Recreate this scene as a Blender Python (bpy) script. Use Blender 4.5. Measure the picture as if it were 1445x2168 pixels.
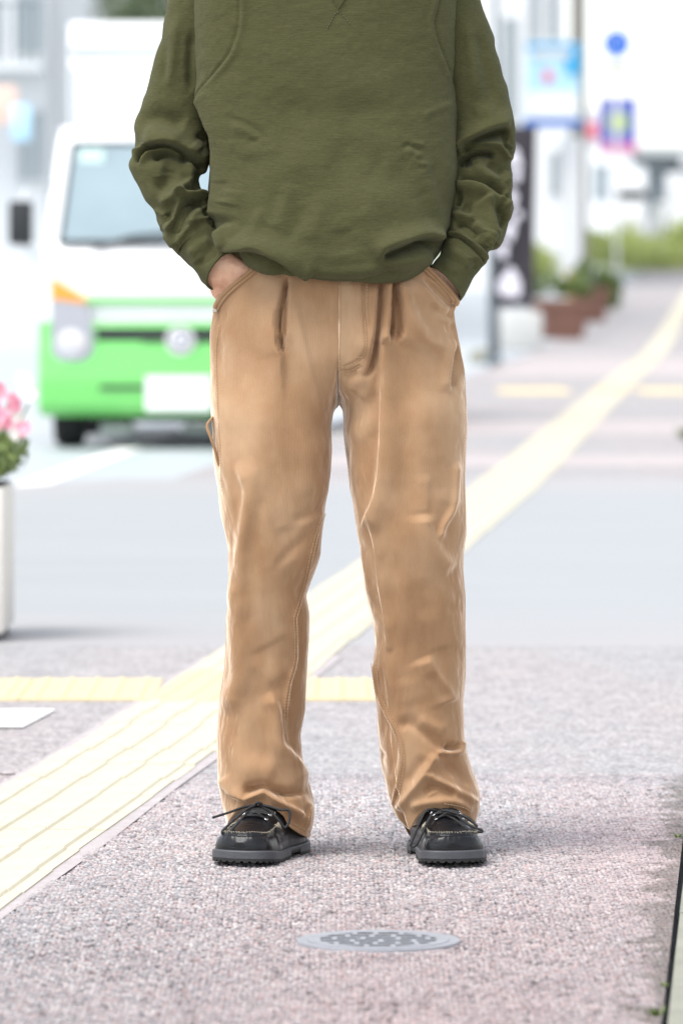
import bpy, bmesh, math, random
import numpy as np
from mathutils import Vector, Matrix
random.seed(7); rng = np.random.default_rng(7)
SC = bpy.context.scene
for o in list(bpy.data.objects): bpy.data.objects.remove(o)
COL = SC.collection
PI = math.pi
# ------------------------------------------------------------------ camera
F, CX, HZ, CAMH, D0 = 11050.0, 722.5, 600.0, 0.93, 8.5      # lens in photo pixels, horizon row, height, distance to the person
cam = bpy.data.cameras.new('camera'); camo = bpy.data.objects.new('camera', cam); COL.objects.link(camo)
camo.location = (0, -D0, CAMH); camo.rotation_euler = (PI/2, 0, 0)
cam.sensor_fit = 'VERTICAL'; cam.sensor_height = 36.0; cam.lens = F/2168*36
cam.shift_y = -(1084-HZ)/2168; cam.clip_end = 3000; cam.clip_start = .1
cam.dof.use_dof = True; cam.dof.focus_distance = 8.42; cam.dof.aperture_fstop = 5.9
SC.camera = camo
# ------------------------------------------------------------------ sky, sun, exposure
SUN_EL, SUN_AZ = math.radians(62), math.radians(232)         # azimuth from +Y clockwise: behind the camera, a little to the left
w = bpy.data.worlds.new('World'); SC.world = w; w.use_nodes = True
nt = w.node_tree; nt.nodes.clear()
sky = nt.nodes.new('ShaderNodeTexSky'); sky.sky_type = 'NISHITA'; sky.sun_disc = False
sky.sun_elevation = SUN_EL; sky.sun_rotation = SUN_AZ; sky.air_density = 1.0; sky.dust_density = 1.0; sky.ozone_density = 1.0
hs = nt.nodes.new('ShaderNodeHueSaturation'); hs.inputs['Saturation'].default_value = .28   # overcast: cloud whitens the whole sky
bg = nt.nodes.new('ShaderNodeBackground'); bg.inputs['Strength'].default_value = .15
out = nt.nodes.new('ShaderNodeOutputWorld')
nt.links.new(sky.outputs[0], hs.inputs['Color']); nt.links.new(hs.outputs[0], bg.inputs[0]); nt.links.new(bg.outputs[0], out.inputs[0])
sl = bpy.data.lights.new('sun', 'SUN'); sl.energy = 1.7; sl.angle = math.radians(32); sl.color = (1, .97, .93)
so = bpy.data.objects.new('sun', sl); COL.objects.link(so)
sd = Vector((math.sin(SUN_AZ)*math.cos(SUN_EL), math.cos(SUN_AZ)*math.cos(SUN_EL), math.sin(SUN_EL)))
so.rotation_euler = sd.to_track_quat('Z', 'Y').to_euler(); so.location = (0, 0, 30)
SC.view_settings.view_transform = 'Standard'; SC.view_settings.look = 'None'
SC.view_settings.gamma = 1; SC.view_settings.exposure = 1.15; SC.view_settings.use_curve_mapping = False
SC.render.engine = 'CYCLES'; SC.cycles.use_denoising = True; SC.cycles.max_bounces = 6

# ------------------------------------------------------------------ helpers
def W(px, py, y=0.0):                                          # a spot of the photo at depth y -> metres
    d = (D0+y)/F
    return np.array([(px-CX)*d, y, CAMH+(HZ-py)*d])
def tag(o, label=None, cat=None, group=None, kind=None):
    if label: o['label'] = label
    if cat: o['category'] = cat
    if group: o['group'] = group
    if kind: o['kind'] = kind
    return o
def empty(name, loc=(0, 0, 0), rz=0, parent=None):
    o = bpy.data.objects.new(name, None); COL.objects.link(o); o.location = loc; o.rotation_euler = (0, 0, rz)
    o.empty_display_size = .1
    if parent: o.parent = parent
    return o
def mobj(name, V, Fc, mat, parent=None, smooth=True, uv=None, mats=None, midx=None, col=None):
    me = bpy.data.meshes.new(name)
    V = np.asarray(V, dtype=float).reshape(-1, 3)
    if isinstance(Fc, np.ndarray):
        n, k = Fc.shape
        me.vertices.add(len(V)); me.vertices.foreach_set('co', V.astype(np.float32).ravel())
        me.loops.add(n*k); me.loops.foreach_set('vertex_index', Fc.astype(np.int32).ravel())
        me.polygons.add(n); me.polygons.foreach_set('loop_start', np.arange(0, n*k, k, dtype=np.int32))
        me.update(calc_edges=True)
    else:
        me.from_pydata([tuple(v) for v in V], [], [tuple(f) for f in Fc]); me.update()
    me.validate()
    if uv is not None:
        ul = me.uv_layers.new(name='UVMap'); li = np.empty(len(me.loops), dtype=np.int32); me.loops.foreach_get('vertex_index', li)
        ul.data.foreach_set('uv', np.asarray(uv, dtype=np.float32).reshape(-1, 2)[li].ravel())
    if col is not None:
        ca = me.color_attributes.new('grain', 'FLOAT_COLOR', 'POINT'); ca.data.foreach_set('color', np.asarray(col, dtype=np.float32).ravel())
    if mat: me.materials.append(mat)
    if mats:
        for m in mats: me.materials.append(m)
        me.polygons.foreach_set('material_index', np.asarray(midx, dtype=np.int32))
    me.polygons.foreach_set('use_smooth', [bool(smooth)]*len(me.polygons))
    o = bpy.data.objects.new(name, me); COL.objects.link(o)
    if parent: o.parent = parent
    return o
def gridf(R, C, wrap=True):
    r = np.arange(R-1)[:, None]; c = np.arange(C if wrap else C-1)[None, :]; c2 = (c+1) % C
    return np.stack([r*C+c+0*r, r*C+c2, (r+1)*C+c2, (r+1)*C+c+0*c2], -1).reshape(-1, 4)
class MB:                                                      # collects boxes, tubes, prisms into one mesh
    def __init__(s): s.v = []; s.f = []
    def add(s, V, Fs):
        n = len(s.v); s.v += [tuple(v) for v in V]; s.f += [tuple(i+n for i in f) for f in Fs]; return s
    def box(s, x0, x1, y0, y1, z0, z1, bev=0):
        if bev:
            b = bmesh.new(); bmesh.ops.create_cube(b, size=1)
            for v in b.verts: v.co = Vector(((x0+x1)/2+v.co.x*(x1-x0), (y0+y1)/2+v.co.y*(y1-y0), (z0+z1)/2+v.co.z*(z1-z0)))
            bmesh.ops.bevel(b, geom=b.edges[:], offset=bev, segments=2, affect='EDGES', profile=.5)
            b.verts.ensure_lookup_table(); s.add([v.co[:] for v in b.verts], [[v.index for v in f.verts] for f in b.faces]); b.free(); return s
        V = [(x, y, z) for z in (z0, z1) for y in (y0, y1) for x in (x0, x1)]
        return s.add(V, [(0, 2, 3, 1), (4, 5, 7, 6), (0, 1, 5, 4), (2, 6, 7, 3), (0, 4, 6, 2), (1, 3, 7, 5)])
    def tube(s, pts, r, n=8, caps=True, flat=1.0):
        pts = [Vector(p) for p in pts]; rs = r if hasattr(r, '__len__') else [r]*len(pts)
        V = []; up = None
        for i, p in enumerate(pts):
            t = (pts[min(i+1, len(pts)-1)]-pts[max(i-1, 0)]).normalized()
            if up is None: up = t.orthogonal().normalized()
            up = (up-t*up.dot(t)).normalized(); b = t.cross(up)
            for k in range(n):
                a = 2*PI*k/n; V.append(p+up*math.cos(a)*rs[i]+b*math.sin(a)*rs[i]*flat)
        Fs = [(i*n+k, i*n+(k+1) % n, (i+1)*n+(k+1) % n, (i+1)*n+k) for i in range(len(pts)-1) for k in range(n)]
        if caps: Fs += [tuple(range(n))[::-1], tuple((len(pts)-1)*n+k for k in range(n))]
        return s.add(V, Fs)
    def lathe(s, c, prof, n=20):                               # prof: (radius, z)
        V = [(c[0]+r*math.cos(2*PI*k/n), c[1]+r*math.sin(2*PI*k/n), c[2]+z) for r, z in prof for k in range(n)]
        m = len(prof); Fs = [(i*n+k, i*n+(k+1) % n, (i+1)*n+(k+1) % n, (i+1)*n+k) for i in range(m-1) for k in range(n)]
        Fs += [tuple(range(n))[::-1], tuple((m-1)*n+k for k in range(n))]
        return s.add(V, Fs)
    def prism(s, poly, y0, y1):                                # poly in x,z, extruded along y
        n = len(poly); V = [(x, y0, z) for x, z in poly]+[(x, y1, z) for x, z in poly]
        return s.add(V, [tuple(range(n)), tuple(range(2*n-1, n-1, -1))]+[(i, i+n, (i+1) % n+n, (i+1) % n) for i in range(n)])
    def build(s, name, mat, parent=None, smooth=False): 
        o = mobj(name, s.v, s.f, mat, parent, smooth)
        if smooth == 'auto': auto(o)
        return o
def auto(o, deg=35):
    for p in o.data.polygons: p.use_smooth = True
    o.data.set_sharp_from_angle(angle=math.radians(deg))
def bez(pts, n=8):                                             # Catmull-Rom through points
    P = [np.array(p, float) for p in pts]; P = [2*P[0]-P[1]]+P+[2*P[-1]-P[-2]]; o = []
    for i in range(1, len(P)-2):
        for t in np.linspace(0, 1, n, endpoint=False):
            a, b, c, d = P[i-1], P[i], P[i+1], P[i+2]
            o.append(.5*((2*b)+(-a+c)*t+(2*a-5*b+4*c-d)*t*t+(-a+3*b-3*c+d)*t**3))
    return o+[P[-2]]
def sstep(a, b, x):
    t = np.clip((x-a)/(b-a), 0, 1); return t*t*(3-2*t)
def vnoise(P, seed=0):                                         # smooth value noise, P[...,3] -> -1..1
    P = np.asarray(P, float); i = np.floor(P).astype(np.int64); f = P-i; f = f*f*(3-2*f); r = 0
    for dx in (0, 1):
        for dy in (0, 1):
            for dz in (0, 1):
                h = ((i[..., 0]+dx)*73856093) ^ ((i[..., 1]+dy)*19349663) ^ ((i[..., 2]+dz)*83492791) ^ (seed*2654435)
                h = (h*1103515245+12345) & 0x7fffffff; h = ((h >> 8)*16807) & 0xffffff
                v = h/0xffffff*2-1
                wt = (f[..., 0] if dx else 1-f[..., 0])*(f[..., 1] if dy else 1-f[..., 1])*(f[..., 2] if dz else 1-f[..., 2])
                r = r+v*wt
    return r
def smooth_curve(pts, step=1.0, sig=5.0):                      # (row, value) pairs -> smoothed lookup
    p = np.array(sorted(pts), float); xs = np.arange(p[0, 0]-40, p[-1, 0]+40, step); ys = np.interp(xs, p[:, 0], p[:, 1])
    k = np.exp(-.5*(np.arange(-int(3*sig), int(3*sig)+1)/sig)**2); k /= k.sum()
    ys = np.convolve(np.pad(ys, len(k)//2, 'edge'), k, 'valid')
    return lambda q: np.interp(q, xs, ys)
# ------------------------------------------------------------------ folds: drawn strokes that raise or sink cloth
def proj(P):
    d = D0+P[..., 1]; return CX+F*P[..., 0]/d, HZ-F*(P[..., 2]-CAMH)/d
def gnormal(P, wrap=True):
    if wrap: du = np.roll(P, -1, 1)-np.roll(P, 1, 1)
    else: du = np.gradient(P, axis=1)
    n = np.cross(np.gradient(P, axis=0), du); n /= np.linalg.norm(n, axis=-1, keepdims=True)+1e-12
    c = P.mean(1, keepdims=True); s = np.sign(((P-c)*n).sum(-1).mean()); return n*s
def stroke_field(px, py, strokes):
    # (h mm, width on cross>0 side [image left going down / below going right], width other side, points, end taper)
    D = np.zeros_like(px)
    for st in strokes:
        h, wa, wb, pts = st[:4]; e = st[4] if len(st) > 4 else .25
        if len(pts) == 1:
            x, y = pts[0]; D += h*np.exp(-((px-x)/wa)**2-((py-y)/wb)**2); continue
        q = np.array(bez(pts, 5)); m = 2.6*max(wa, wb)
        sel = (px > q[:, 0].min()-m) & (px < q[:, 0].max()+m) & (py > q[:, 1].min()-m) & (py < q[:, 1].max()+m)
        if not sel.any(): continue
        X, Y = px[sel], py[sel]; best = np.full(X.shape, 1e9); sg = np.zeros_like(X); tt = np.zeros_like(X)
        L = np.concatenate([[0], np.cumsum(np.hypot(*(q[1:]-q[:-1]).T))])
        for k in range(len(q)-1):
            dx, dy = q[k+1]-q[k]; l2 = dx*dx+dy*dy+1e-9
            t = np.clip(((X-q[k, 0])*dx+(Y-q[k, 1])*dy)/l2, 0, 1)
            d = np.hypot(X-q[k, 0]-t*dx, Y-q[k, 1]-t*dy); b = d < best
            best = np.where(b, d, best); sg = np.where(b, dx*(Y-q[k, 1])-dy*(X-q[k, 0]), sg); tt = np.where(b, (L[k]+t*(L[k+1]-L[k]))/L[-1], tt)
        wd = np.where(sg > 0, wa, wb)
        tp = sstep(0, e, tt)*sstep(0, e, 1-tt) if e > 0 else 1
        D[sel] += h*np.exp(-(best/wd)**2)*tp
    return D
# ------------------------------------------------------------------ materials
def mk(name, col, rough=.6, metal=0, var=.08, vscale=6, bump=0, bscale=60, sheen=0, coat=0, spec=.5, hue=0, stretch=(1, 1, 1), coords='Object', dirt=None):
    m = bpy.data.materials.new(name); m.use_nodes = True; t = m.node_tree; b = t.nodes['Principled BSDF']
    tc = t.nodes.new('ShaderNodeTexCoord'); mp = t.nodes.new('ShaderNodeMapping'); mp.inputs['Scale'].default_value = stretch
    t.links.new(tc.outputs[coords], mp.inputs[0])
    n = t.nodes.new('ShaderNodeTexNoise'); n.inputs['Scale'].default_value = vscale; n.inputs['Detail'].default_value = 6; n.inputs['Roughness'].default_value = .6
    t.links.new(mp.outputs[0], n.inputs['Vector'])
    mx = t.nodes.new('ShaderNodeMix'); mx.data_type = 'RGBA'
    c = np.array(col); mx.inputs[6].default_value = (*np.clip(c*(1-var*2), 0, 1), 1); mx.inputs[7].default_value = (*np.clip(dirt if dirt is not None else c*(1+var*2), 0, 1), 1)
    t.links.new(n.outputs[0], mx.inputs[0]); t.links.new(mx.outputs[2], b.inputs['Base Color'])
    b.inputs['Roughness'].default_value = rough; b.inputs['Metallic'].default_value = metal; b.inputs['Specular IOR Level'].default_value = spec
    if sheen: b.inputs['Sheen Weight'].default_value = sheen; b.inputs['Sheen Roughness'].default_value = .4
    if coat: b.inputs['Coat Weight'].default_value = coat; b.inputs['Coat Roughness'].default_value = .06
    if bump:
        n2 = t.nodes.new('ShaderNodeTexNoise'); n2.inputs['Scale'].default_value = bscale; n2.inputs['Detail'].default_value = 5
        t.links.new(mp.outputs[0], n2.inputs['Vector'])
        bp = t.nodes.new('ShaderNodeBump'); bp.inputs['Strength'].default_value = bump; bp.inputs['Distance'].default_value = .01
        t.links.new(n2.outputs[0], bp.inputs['Height']); t.links.new(bp.outputs[0], b.inputs['Normal'])
    return m
def N(t, ty, **kw):
    n = t.nodes.new(ty)
    for k, v in kw.items():
        if k in n.inputs: n.inputs[k].default_value = v
        else: setattr(n, k, v)
    return n
def ramp(t, src, stops):
    r = t.nodes.new('ShaderNodeValToRGB'); e = r.color_ramp.elements
    while len(e) < len(stops): e.new(.5)
    for k, (p, c) in enumerate(stops): e[k].position = p; e[k].color = (*c, 1) if hasattr(c, '__len__') else (c, c, c, 1)
    t.links.new(src, r.inputs[0]); return r
def mixc(t, fac, a, b, blend='MIX'):
    m = N(t, 'ShaderNodeMix', data_type='RGBA', blend_type=blend)
    for s, v in ((0, fac), (6, a), (7, b)):
        if hasattr(v, 'is_linked'): t.links.new(v, m.inputs[s])
        else: m.inputs[s].default_value = (*v, 1) if hasattr(v, '__len__') else v
    return m.outputs[2]
def mapping(t, out, scale):
    mp = N(t, 'ShaderNodeMapping'); mp.inputs['Scale'].default_value = scale; t.links.new(out, mp.inputs[0]); return mp.outputs[0]
def noise(t, vec, scale, detail=4, rough=.55):
    n = N(t, 'ShaderNodeTexNoise', Scale=scale, Detail=detail, Roughness=rough); t.links.new(vec, n.inputs['Vector']); return n.outputs[0]

def corduroy():                                               # UV: u in metres round the leg, v in metres down it
    m = bpy.data.materials.new('corduroy'); m.use_nodes = True; t = m.node_tree; b = t.nodes['Principled BSDF']
    tc = N(t, 'ShaderNodeTexCoord'); uv = tc.outputs['UV']
    nap = noise(t, mapping(t, uv, (1, .55, 1)), 9, 3, .5); nap2 = noise(t, mapping(t, uv, (1, .7, 1)), 45, 5, .65)
    fine = noise(t, uv, 900, 2, .5)
    sep = N(t, 'ShaderNodeSeparateXYZ'); t.links.new(uv, sep.inputs[0])
    wob = N(t, 'ShaderNodeMath', operation='MULTIPLY_ADD'); wob.inputs[1].default_value = .0009; t.links.new(nap2, wob.inputs[0]); t.links.new(sep.outputs[0], wob.inputs[2])
    sn = N(t, 'ShaderNodeMath', operation='MULTIPLY'); sn.inputs[1].default_value = 2*PI/.0027; t.links.new(wob.outputs[0], sn.inputs[0])
    si = N(t, 'ShaderNodeMath', operation='SINE'); t.links.new(sn.outputs[0], si.inputs[0])
    sv = N(t, 'ShaderNodeSeparateXYZ'); t.links.new(uv, sv.inputs[0]); thigh_light = ramp(t, sv.outputs[1], [(.0, .45), (.16, 1), (.40, .85), (.56, .1)]).outputs[0]   # brighter light and sheen on the thighs, painted into the base colour
    nw = N(t, 'ShaderNodeMath', operation='MULTIPLY_ADD'); nw.inputs[1].default_value = .10; t.links.new(thigh_light, nw.inputs[0]); t.links.new(nap, nw.inputs[2])
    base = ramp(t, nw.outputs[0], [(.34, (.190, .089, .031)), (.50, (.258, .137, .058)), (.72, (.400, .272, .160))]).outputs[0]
    c2 = mixc(t, .24, base, ramp(t, nap2, [(.3, (.21, .11, .048)), (.7, (.40, .26, .155))]).outputs[0])
    c3 = mixc(t, .32, c2, ramp(t, fine, [(.25, (.22, .11, .05)), (.75, (.56, .38, .25))]).outputs[0])
    w01 = N(t, 'ShaderNodeMapRange'); w01.inputs[1].default_value = -1; t.links.new(si.outputs[0], w01.inputs[0])
    c4 = mixc(t, .10, c3, ramp(t, w01.outputs[0], [(.1, (.19, .09, .04)), (.6, (.48, .29, .165))]).outputs[0])
    t.links.new(c4, b.inputs['Base Color'])
    b.inputs['Roughness'].default_value = .85; b.inputs['Specular IOR Level'].default_value = .15
    sw = ramp(t, nap, [(.35, .75), (.65, 1.0)]); t.links.new(sw.outputs[0], b.inputs['Sheen Weight'])
    b.inputs['Sheen Roughness'].default_value = .22; b.inputs['Sheen Tint'].default_value = (1, .84, .68, 1)
    ad = N(t, 'ShaderNodeMath', operation='MULTIPLY_ADD'); ad.inputs[1].default_value = .6; t.links.new(fine, ad.inputs[0]); t.links.new(w01.outputs[0], ad.inputs[2])
    bp = N(t, 'ShaderNodeBump', Strength=.22, Distance=.0009); t.links.new(ad.outputs[0], bp.inputs['Height'])
    bp2 = N(t, 'ShaderNodeBump', Strength=.15, Distance=.004); t.links.new(nap2, bp2.inputs['Height']); t.links.new(bp.outputs[0], bp2.inputs['Normal'])
    t.links.new(bp2.outputs[0], b.inputs['Normal'])
    lay = noise(t, mapping(t, uv, (1, .55, 1)), 9, 3, .5); lay2 = noise(t, mapping(t, uv, (1, .6, 1)), 24, 3, .55)      # the pile lies this way and that
    b3 = N(t, 'ShaderNodeBump', Strength=1, Distance=.035); t.links.new(lay, b3.inputs['Height'])
    b4 = N(t, 'ShaderNodeBump', Strength=1, Distance=.007); t.links.new(lay2, b4.inputs['Height']); t.links.new(b3.outputs[0], b4.inputs['Normal'])
    sh = N(t, 'ShaderNodeBsdfSheen', Roughness=.38); sh.inputs['Color'].default_value = (.62, .54, .45, 1); t.links.new(b4.outputs[0], sh.inputs['Normal'])   # standing pile
    ads = N(t, 'ShaderNodeAddShader'); t.links.new(b.outputs[0], ads.inputs[0]); t.links.new(sh.outputs[0], ads.inputs[1]); t.links.new(ads.outputs[0], t.nodes['Material Output'].inputs[0]); return m
def knit(name='olive_jersey', k=1.0, ribs=False):              # slubby heathered jersey, streaks run round the body
    m = bpy.data.materials.new(name); m.use_nodes = True; t = m.node_tree; b = t.nodes['Principled BSDF']
    tc = N(t, 'ShaderNodeTexCoord'); uv = tc.outputs['UV']
    sl_ = noise(t, mapping(t, uv, (38, 400, 1)), 1, 4, .6); sl2 = noise(t, mapping(t, uv, (110, 720, 1)), 1, 3, .6)
    big = noise(t, uv, 7, 4); fz = noise(t, uv, 1400, 2)
    A = lambda r, g, bl: (r*k*.775, g*k*.80, bl*k*.73)
    c1 = ramp(t, sl_, [(.32, A(.050, .048, .020)), (.5, A(.078, .074, .033)), (.68, A(.115, .107, .052))]).outputs[0]
    c2 = mixc(t, .5, c1, ramp(t, sl2, [(.34, A(.046, .045, .018)), (.66, A(.122, .114, .056))]).outputs[0])
    c3 = mixc(t, .25, c2, ramp(t, big, [(.3, A(.064, .062, .026)), (.7, A(.095, .088, .044))]).outputs[0])
    c4 = mixc(t, .3, c3, ramp(t, fz, [(.3, A(.04, .04, .016)), (.7, A(.125, .118, .062))]).outputs[0])
    t.links.new(c4, b.inputs['Base Color']); b.inputs['Roughness'].default_value = .9; b.inputs['Specular IOR Level'].default_value = .1
    b.inputs['Sheen Weight'].default_value = .10; b.inputs['Sheen Roughness'].default_value = .5; b.inputs['Sheen Tint'].default_value = (.8, .8, .62, 1)
    h = N(t, 'ShaderNodeMath', operation='ADD'); t.links.new(sl_, h.inputs[0]); t.links.new(fz, h.inputs[1]); src = h.outputs[0]
    if ribs:
        sep = N(t, 'ShaderNodeSeparateXYZ'); t.links.new(uv, sep.inputs[0]); sn = N(t, 'ShaderNodeMath', operation='MULTIPLY'); sn.inputs[1].default_value = 2*PI/.0032
        t.links.new(sep.outputs[0], sn.inputs[0]); si = N(t, 'ShaderNodeMath', operation='SINE'); t.links.new(sn.outputs[0], si.inputs[0])
        a2 = N(t, 'ShaderNodeMath', operation='MULTIPLY_ADD'); a2.inputs[1].default_value = .22; t.links.new(si.outputs[0], a2.inputs[0]); t.links.new(src, a2.inputs[2]); src = a2.outputs[0]
    bp = N(t, 'ShaderNodeBump', Strength=.55, Distance=.0016); t.links.new(src, bp.inputs['Height'])
    bp2 = N(t, 'ShaderNodeBump', Strength=.25, Distance=.008); t.links.new(noise(t, uv, 38, 4), bp2.inputs['Height']); t.links.new(bp.outputs[0], bp2.inputs['Normal'])
    t.links.new(bp2.outputs[0], b.inputs['Normal']); return m
def skin_mat():
    m = bpy.data.materials.new('skin'); m.use_nodes = True; t = m.node_tree; b = t.nodes['Principled BSDF']
    tc = N(t, 'ShaderNodeTexCoord'); o = tc.outputs['Object']
    c = ramp(t, noise(t, o, 45, 5), [(.3, (.60, .31, .20)), (.55, (.72, .44, .30)), (.75, (.77, .52, .38))]).outputs[0]
    t.links.new(c, b.inputs['Base Color']); b.inputs['Roughness'].default_value = .5
    b.inputs['Subsurface Weight'].default_value = .12; b.inputs['Subsurface Radius'].default_value = (.01, .004, .002); b.inputs['Subsurface Scale'].default_value = .4
    bp = N(t, 'ShaderNodeBump', Strength=.4, Distance=.003); t.links.new(noise(t, mapping(t, o, (1, 1, 2.2)), 150, 5), bp.inputs['Height']); t.links.new(bp.outputs[0], b.inputs['Normal'])
    return m
def leather():
    m = mk('black_leather', (.007, .0075, .0095), .30, var=.3, vscale=30, bump=.06, bscale=700, coat=0, spec=.3); return m
def paving(name, attr=False, scale=105.0, bands=True):         # worn exposed aggregate: pink and grey chippings with dark gaps
    m = bpy.data.materials.new(name); m.use_nodes = True; t = m.node_tree; b = t.nodes['Principled BSDF']
    tc = N(t, 'ShaderNodeTexCoord'); o = tc.outputs['Object']
    big = noise(t, mapping(t, o, (1, .22, 1)), 1.3, 4, .55); mid = noise(t, o, 9, 4, .6)
    if attr:
        at = N(t, 'ShaderNodeVertexColor', layer_name='grain'); cell = at.outputs[0]
    else:
        vo = N(t, 'ShaderNodeTexVoronoi', Scale=scale); t.links.new(o, vo.inputs['Vector'])
        sp = N(t, 'ShaderNodeSeparateColor'); t.links.new(vo.outputs['Color'], sp.inputs[0])
        gap = ramp(t, vo.outputs['Distance'], [(.3, 1), (.7, .55)]).outputs[0]
        st = ramp(t, sp.outputs[0], [(0, (.30, .287, .285)), (.3, (.405, .392, .388)), (.55, (.44, .395, .39)), (.8, (.49, .468, .465)), (1, (.57, .55, .545))]).outputs[0]
        cell = mixc(t, 1, st, gap, 'MULTIPLY')
        bp = N(t, 'ShaderNodeBump', Strength=.35, Distance=.003, invert=True); t.links.new(vo.outputs['Distance'], bp.inputs['Height']); t.links.new(bp.outputs[0], b.inputs['Normal'])
    c = mixc(t, 1, cell, ramp(t, big, [(.34, (.88, .95, .98)), (.52, (1, .96, .96)), (.7, (1.0, .88, .87))]).outputs[0], 'MULTIPLY')
    c = mixc(t, .5, c, mixc(t, 1, cell, ramp(t, mid, [(.3, (.72, .72, .74)), (.7, (1.2, 1.18, 1.17))]).outputs[0], 'MULTIPLY'))
    t.links.new(c, b.inputs['Base Color']); b.inputs['Roughness'].default_value = .62; b.inputs['Specular IOR Level'].default_value = .45
    return m
def worn_drive(name):                                         # resurfaced asphalt that wears into the paving at both ends
    m = bpy.data.materials.new(name); m.use_nodes = True; t = m.node_tree; b = t.nodes['Principled BSDF']
    tc = N(t, 'ShaderNodeTexCoord'); o = tc.outputs['Object']; sp = N(t, 'ShaderNodeSeparateXYZ'); t.links.new(o, sp.inputs[0])
    ad = N(t, 'ShaderNodeMath', operation='MULTIPLY_ADD'); ad.inputs[1].default_value = 3.0; t.links.new(noise(t, mapping(t, o, (.5, 1.2, 1)), 1.6, 5, .6), ad.inputs[0]); t.links.new(sp.outputs[1], ad.inputs[2])
    mr = N(t, 'ShaderNodeMapRange'); mr.inputs[1].default_value = 6.2; mr.inputs[2].default_value = 17.8; t.links.new(ad.outputs[0], mr.inputs[0])
    f = ramp(t, mr.outputs[0], [(.0, 0), (.16, 1), (.8, 1), (1, 0)]).outputs[0]
    c = mixc(t, f, (.335, .312, .31), ramp(t, noise(t, mapping(t, o, (.3, 1, 1)), 2.2, 5, .6), [(.3, (.265, .285, .293)), (.7, (.31, .325, .328))]).outputs[0])
    c = mixc(t, .35, c, ramp(t, noise(t, o, 160, 3, .6), [(.3, (.23, .235, .24)), (.7, (.42, .41, .41))]).outputs[0])
    t.links.new(c, b.inputs['Base Color']); b.inputs['Roughness'].default_value = .55; return m
def foliage(name, a, b_, trans=.25):
    m = bpy.data.materials.new(name); m.use_nodes = True; t = m.node_tree; b = t.nodes['Principled BSDF']
    g = N(t, 'ShaderNodeNewGeometry'); c = ramp(t, g.outputs['Random Per Island'], [(0, a), (1, b_)]).outputs[0]
    t.links.new(c, b.inputs['Base Color']); b.inputs['Roughness'].default_value = .5
    tr = N(t, 'ShaderNodeBsdfTranslucent'); t.links.new(c, tr.inputs[0]); mx = N(t, 'ShaderNodeMixShader'); mx.inputs[0].default_value = trans
    t.links.new(b.outputs[0], mx.inputs[1]); t.links.new(tr.outputs[0], mx.inputs[2]); t.links.new(mx.outputs[0], t.nodes['Material Output'].inputs[0]); return m
def glassy(name, col=(.10, .13, .14), rough=.06):
    m = mk(name, col, rough, var=.1, vscale=2, spec=.9); return m
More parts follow.
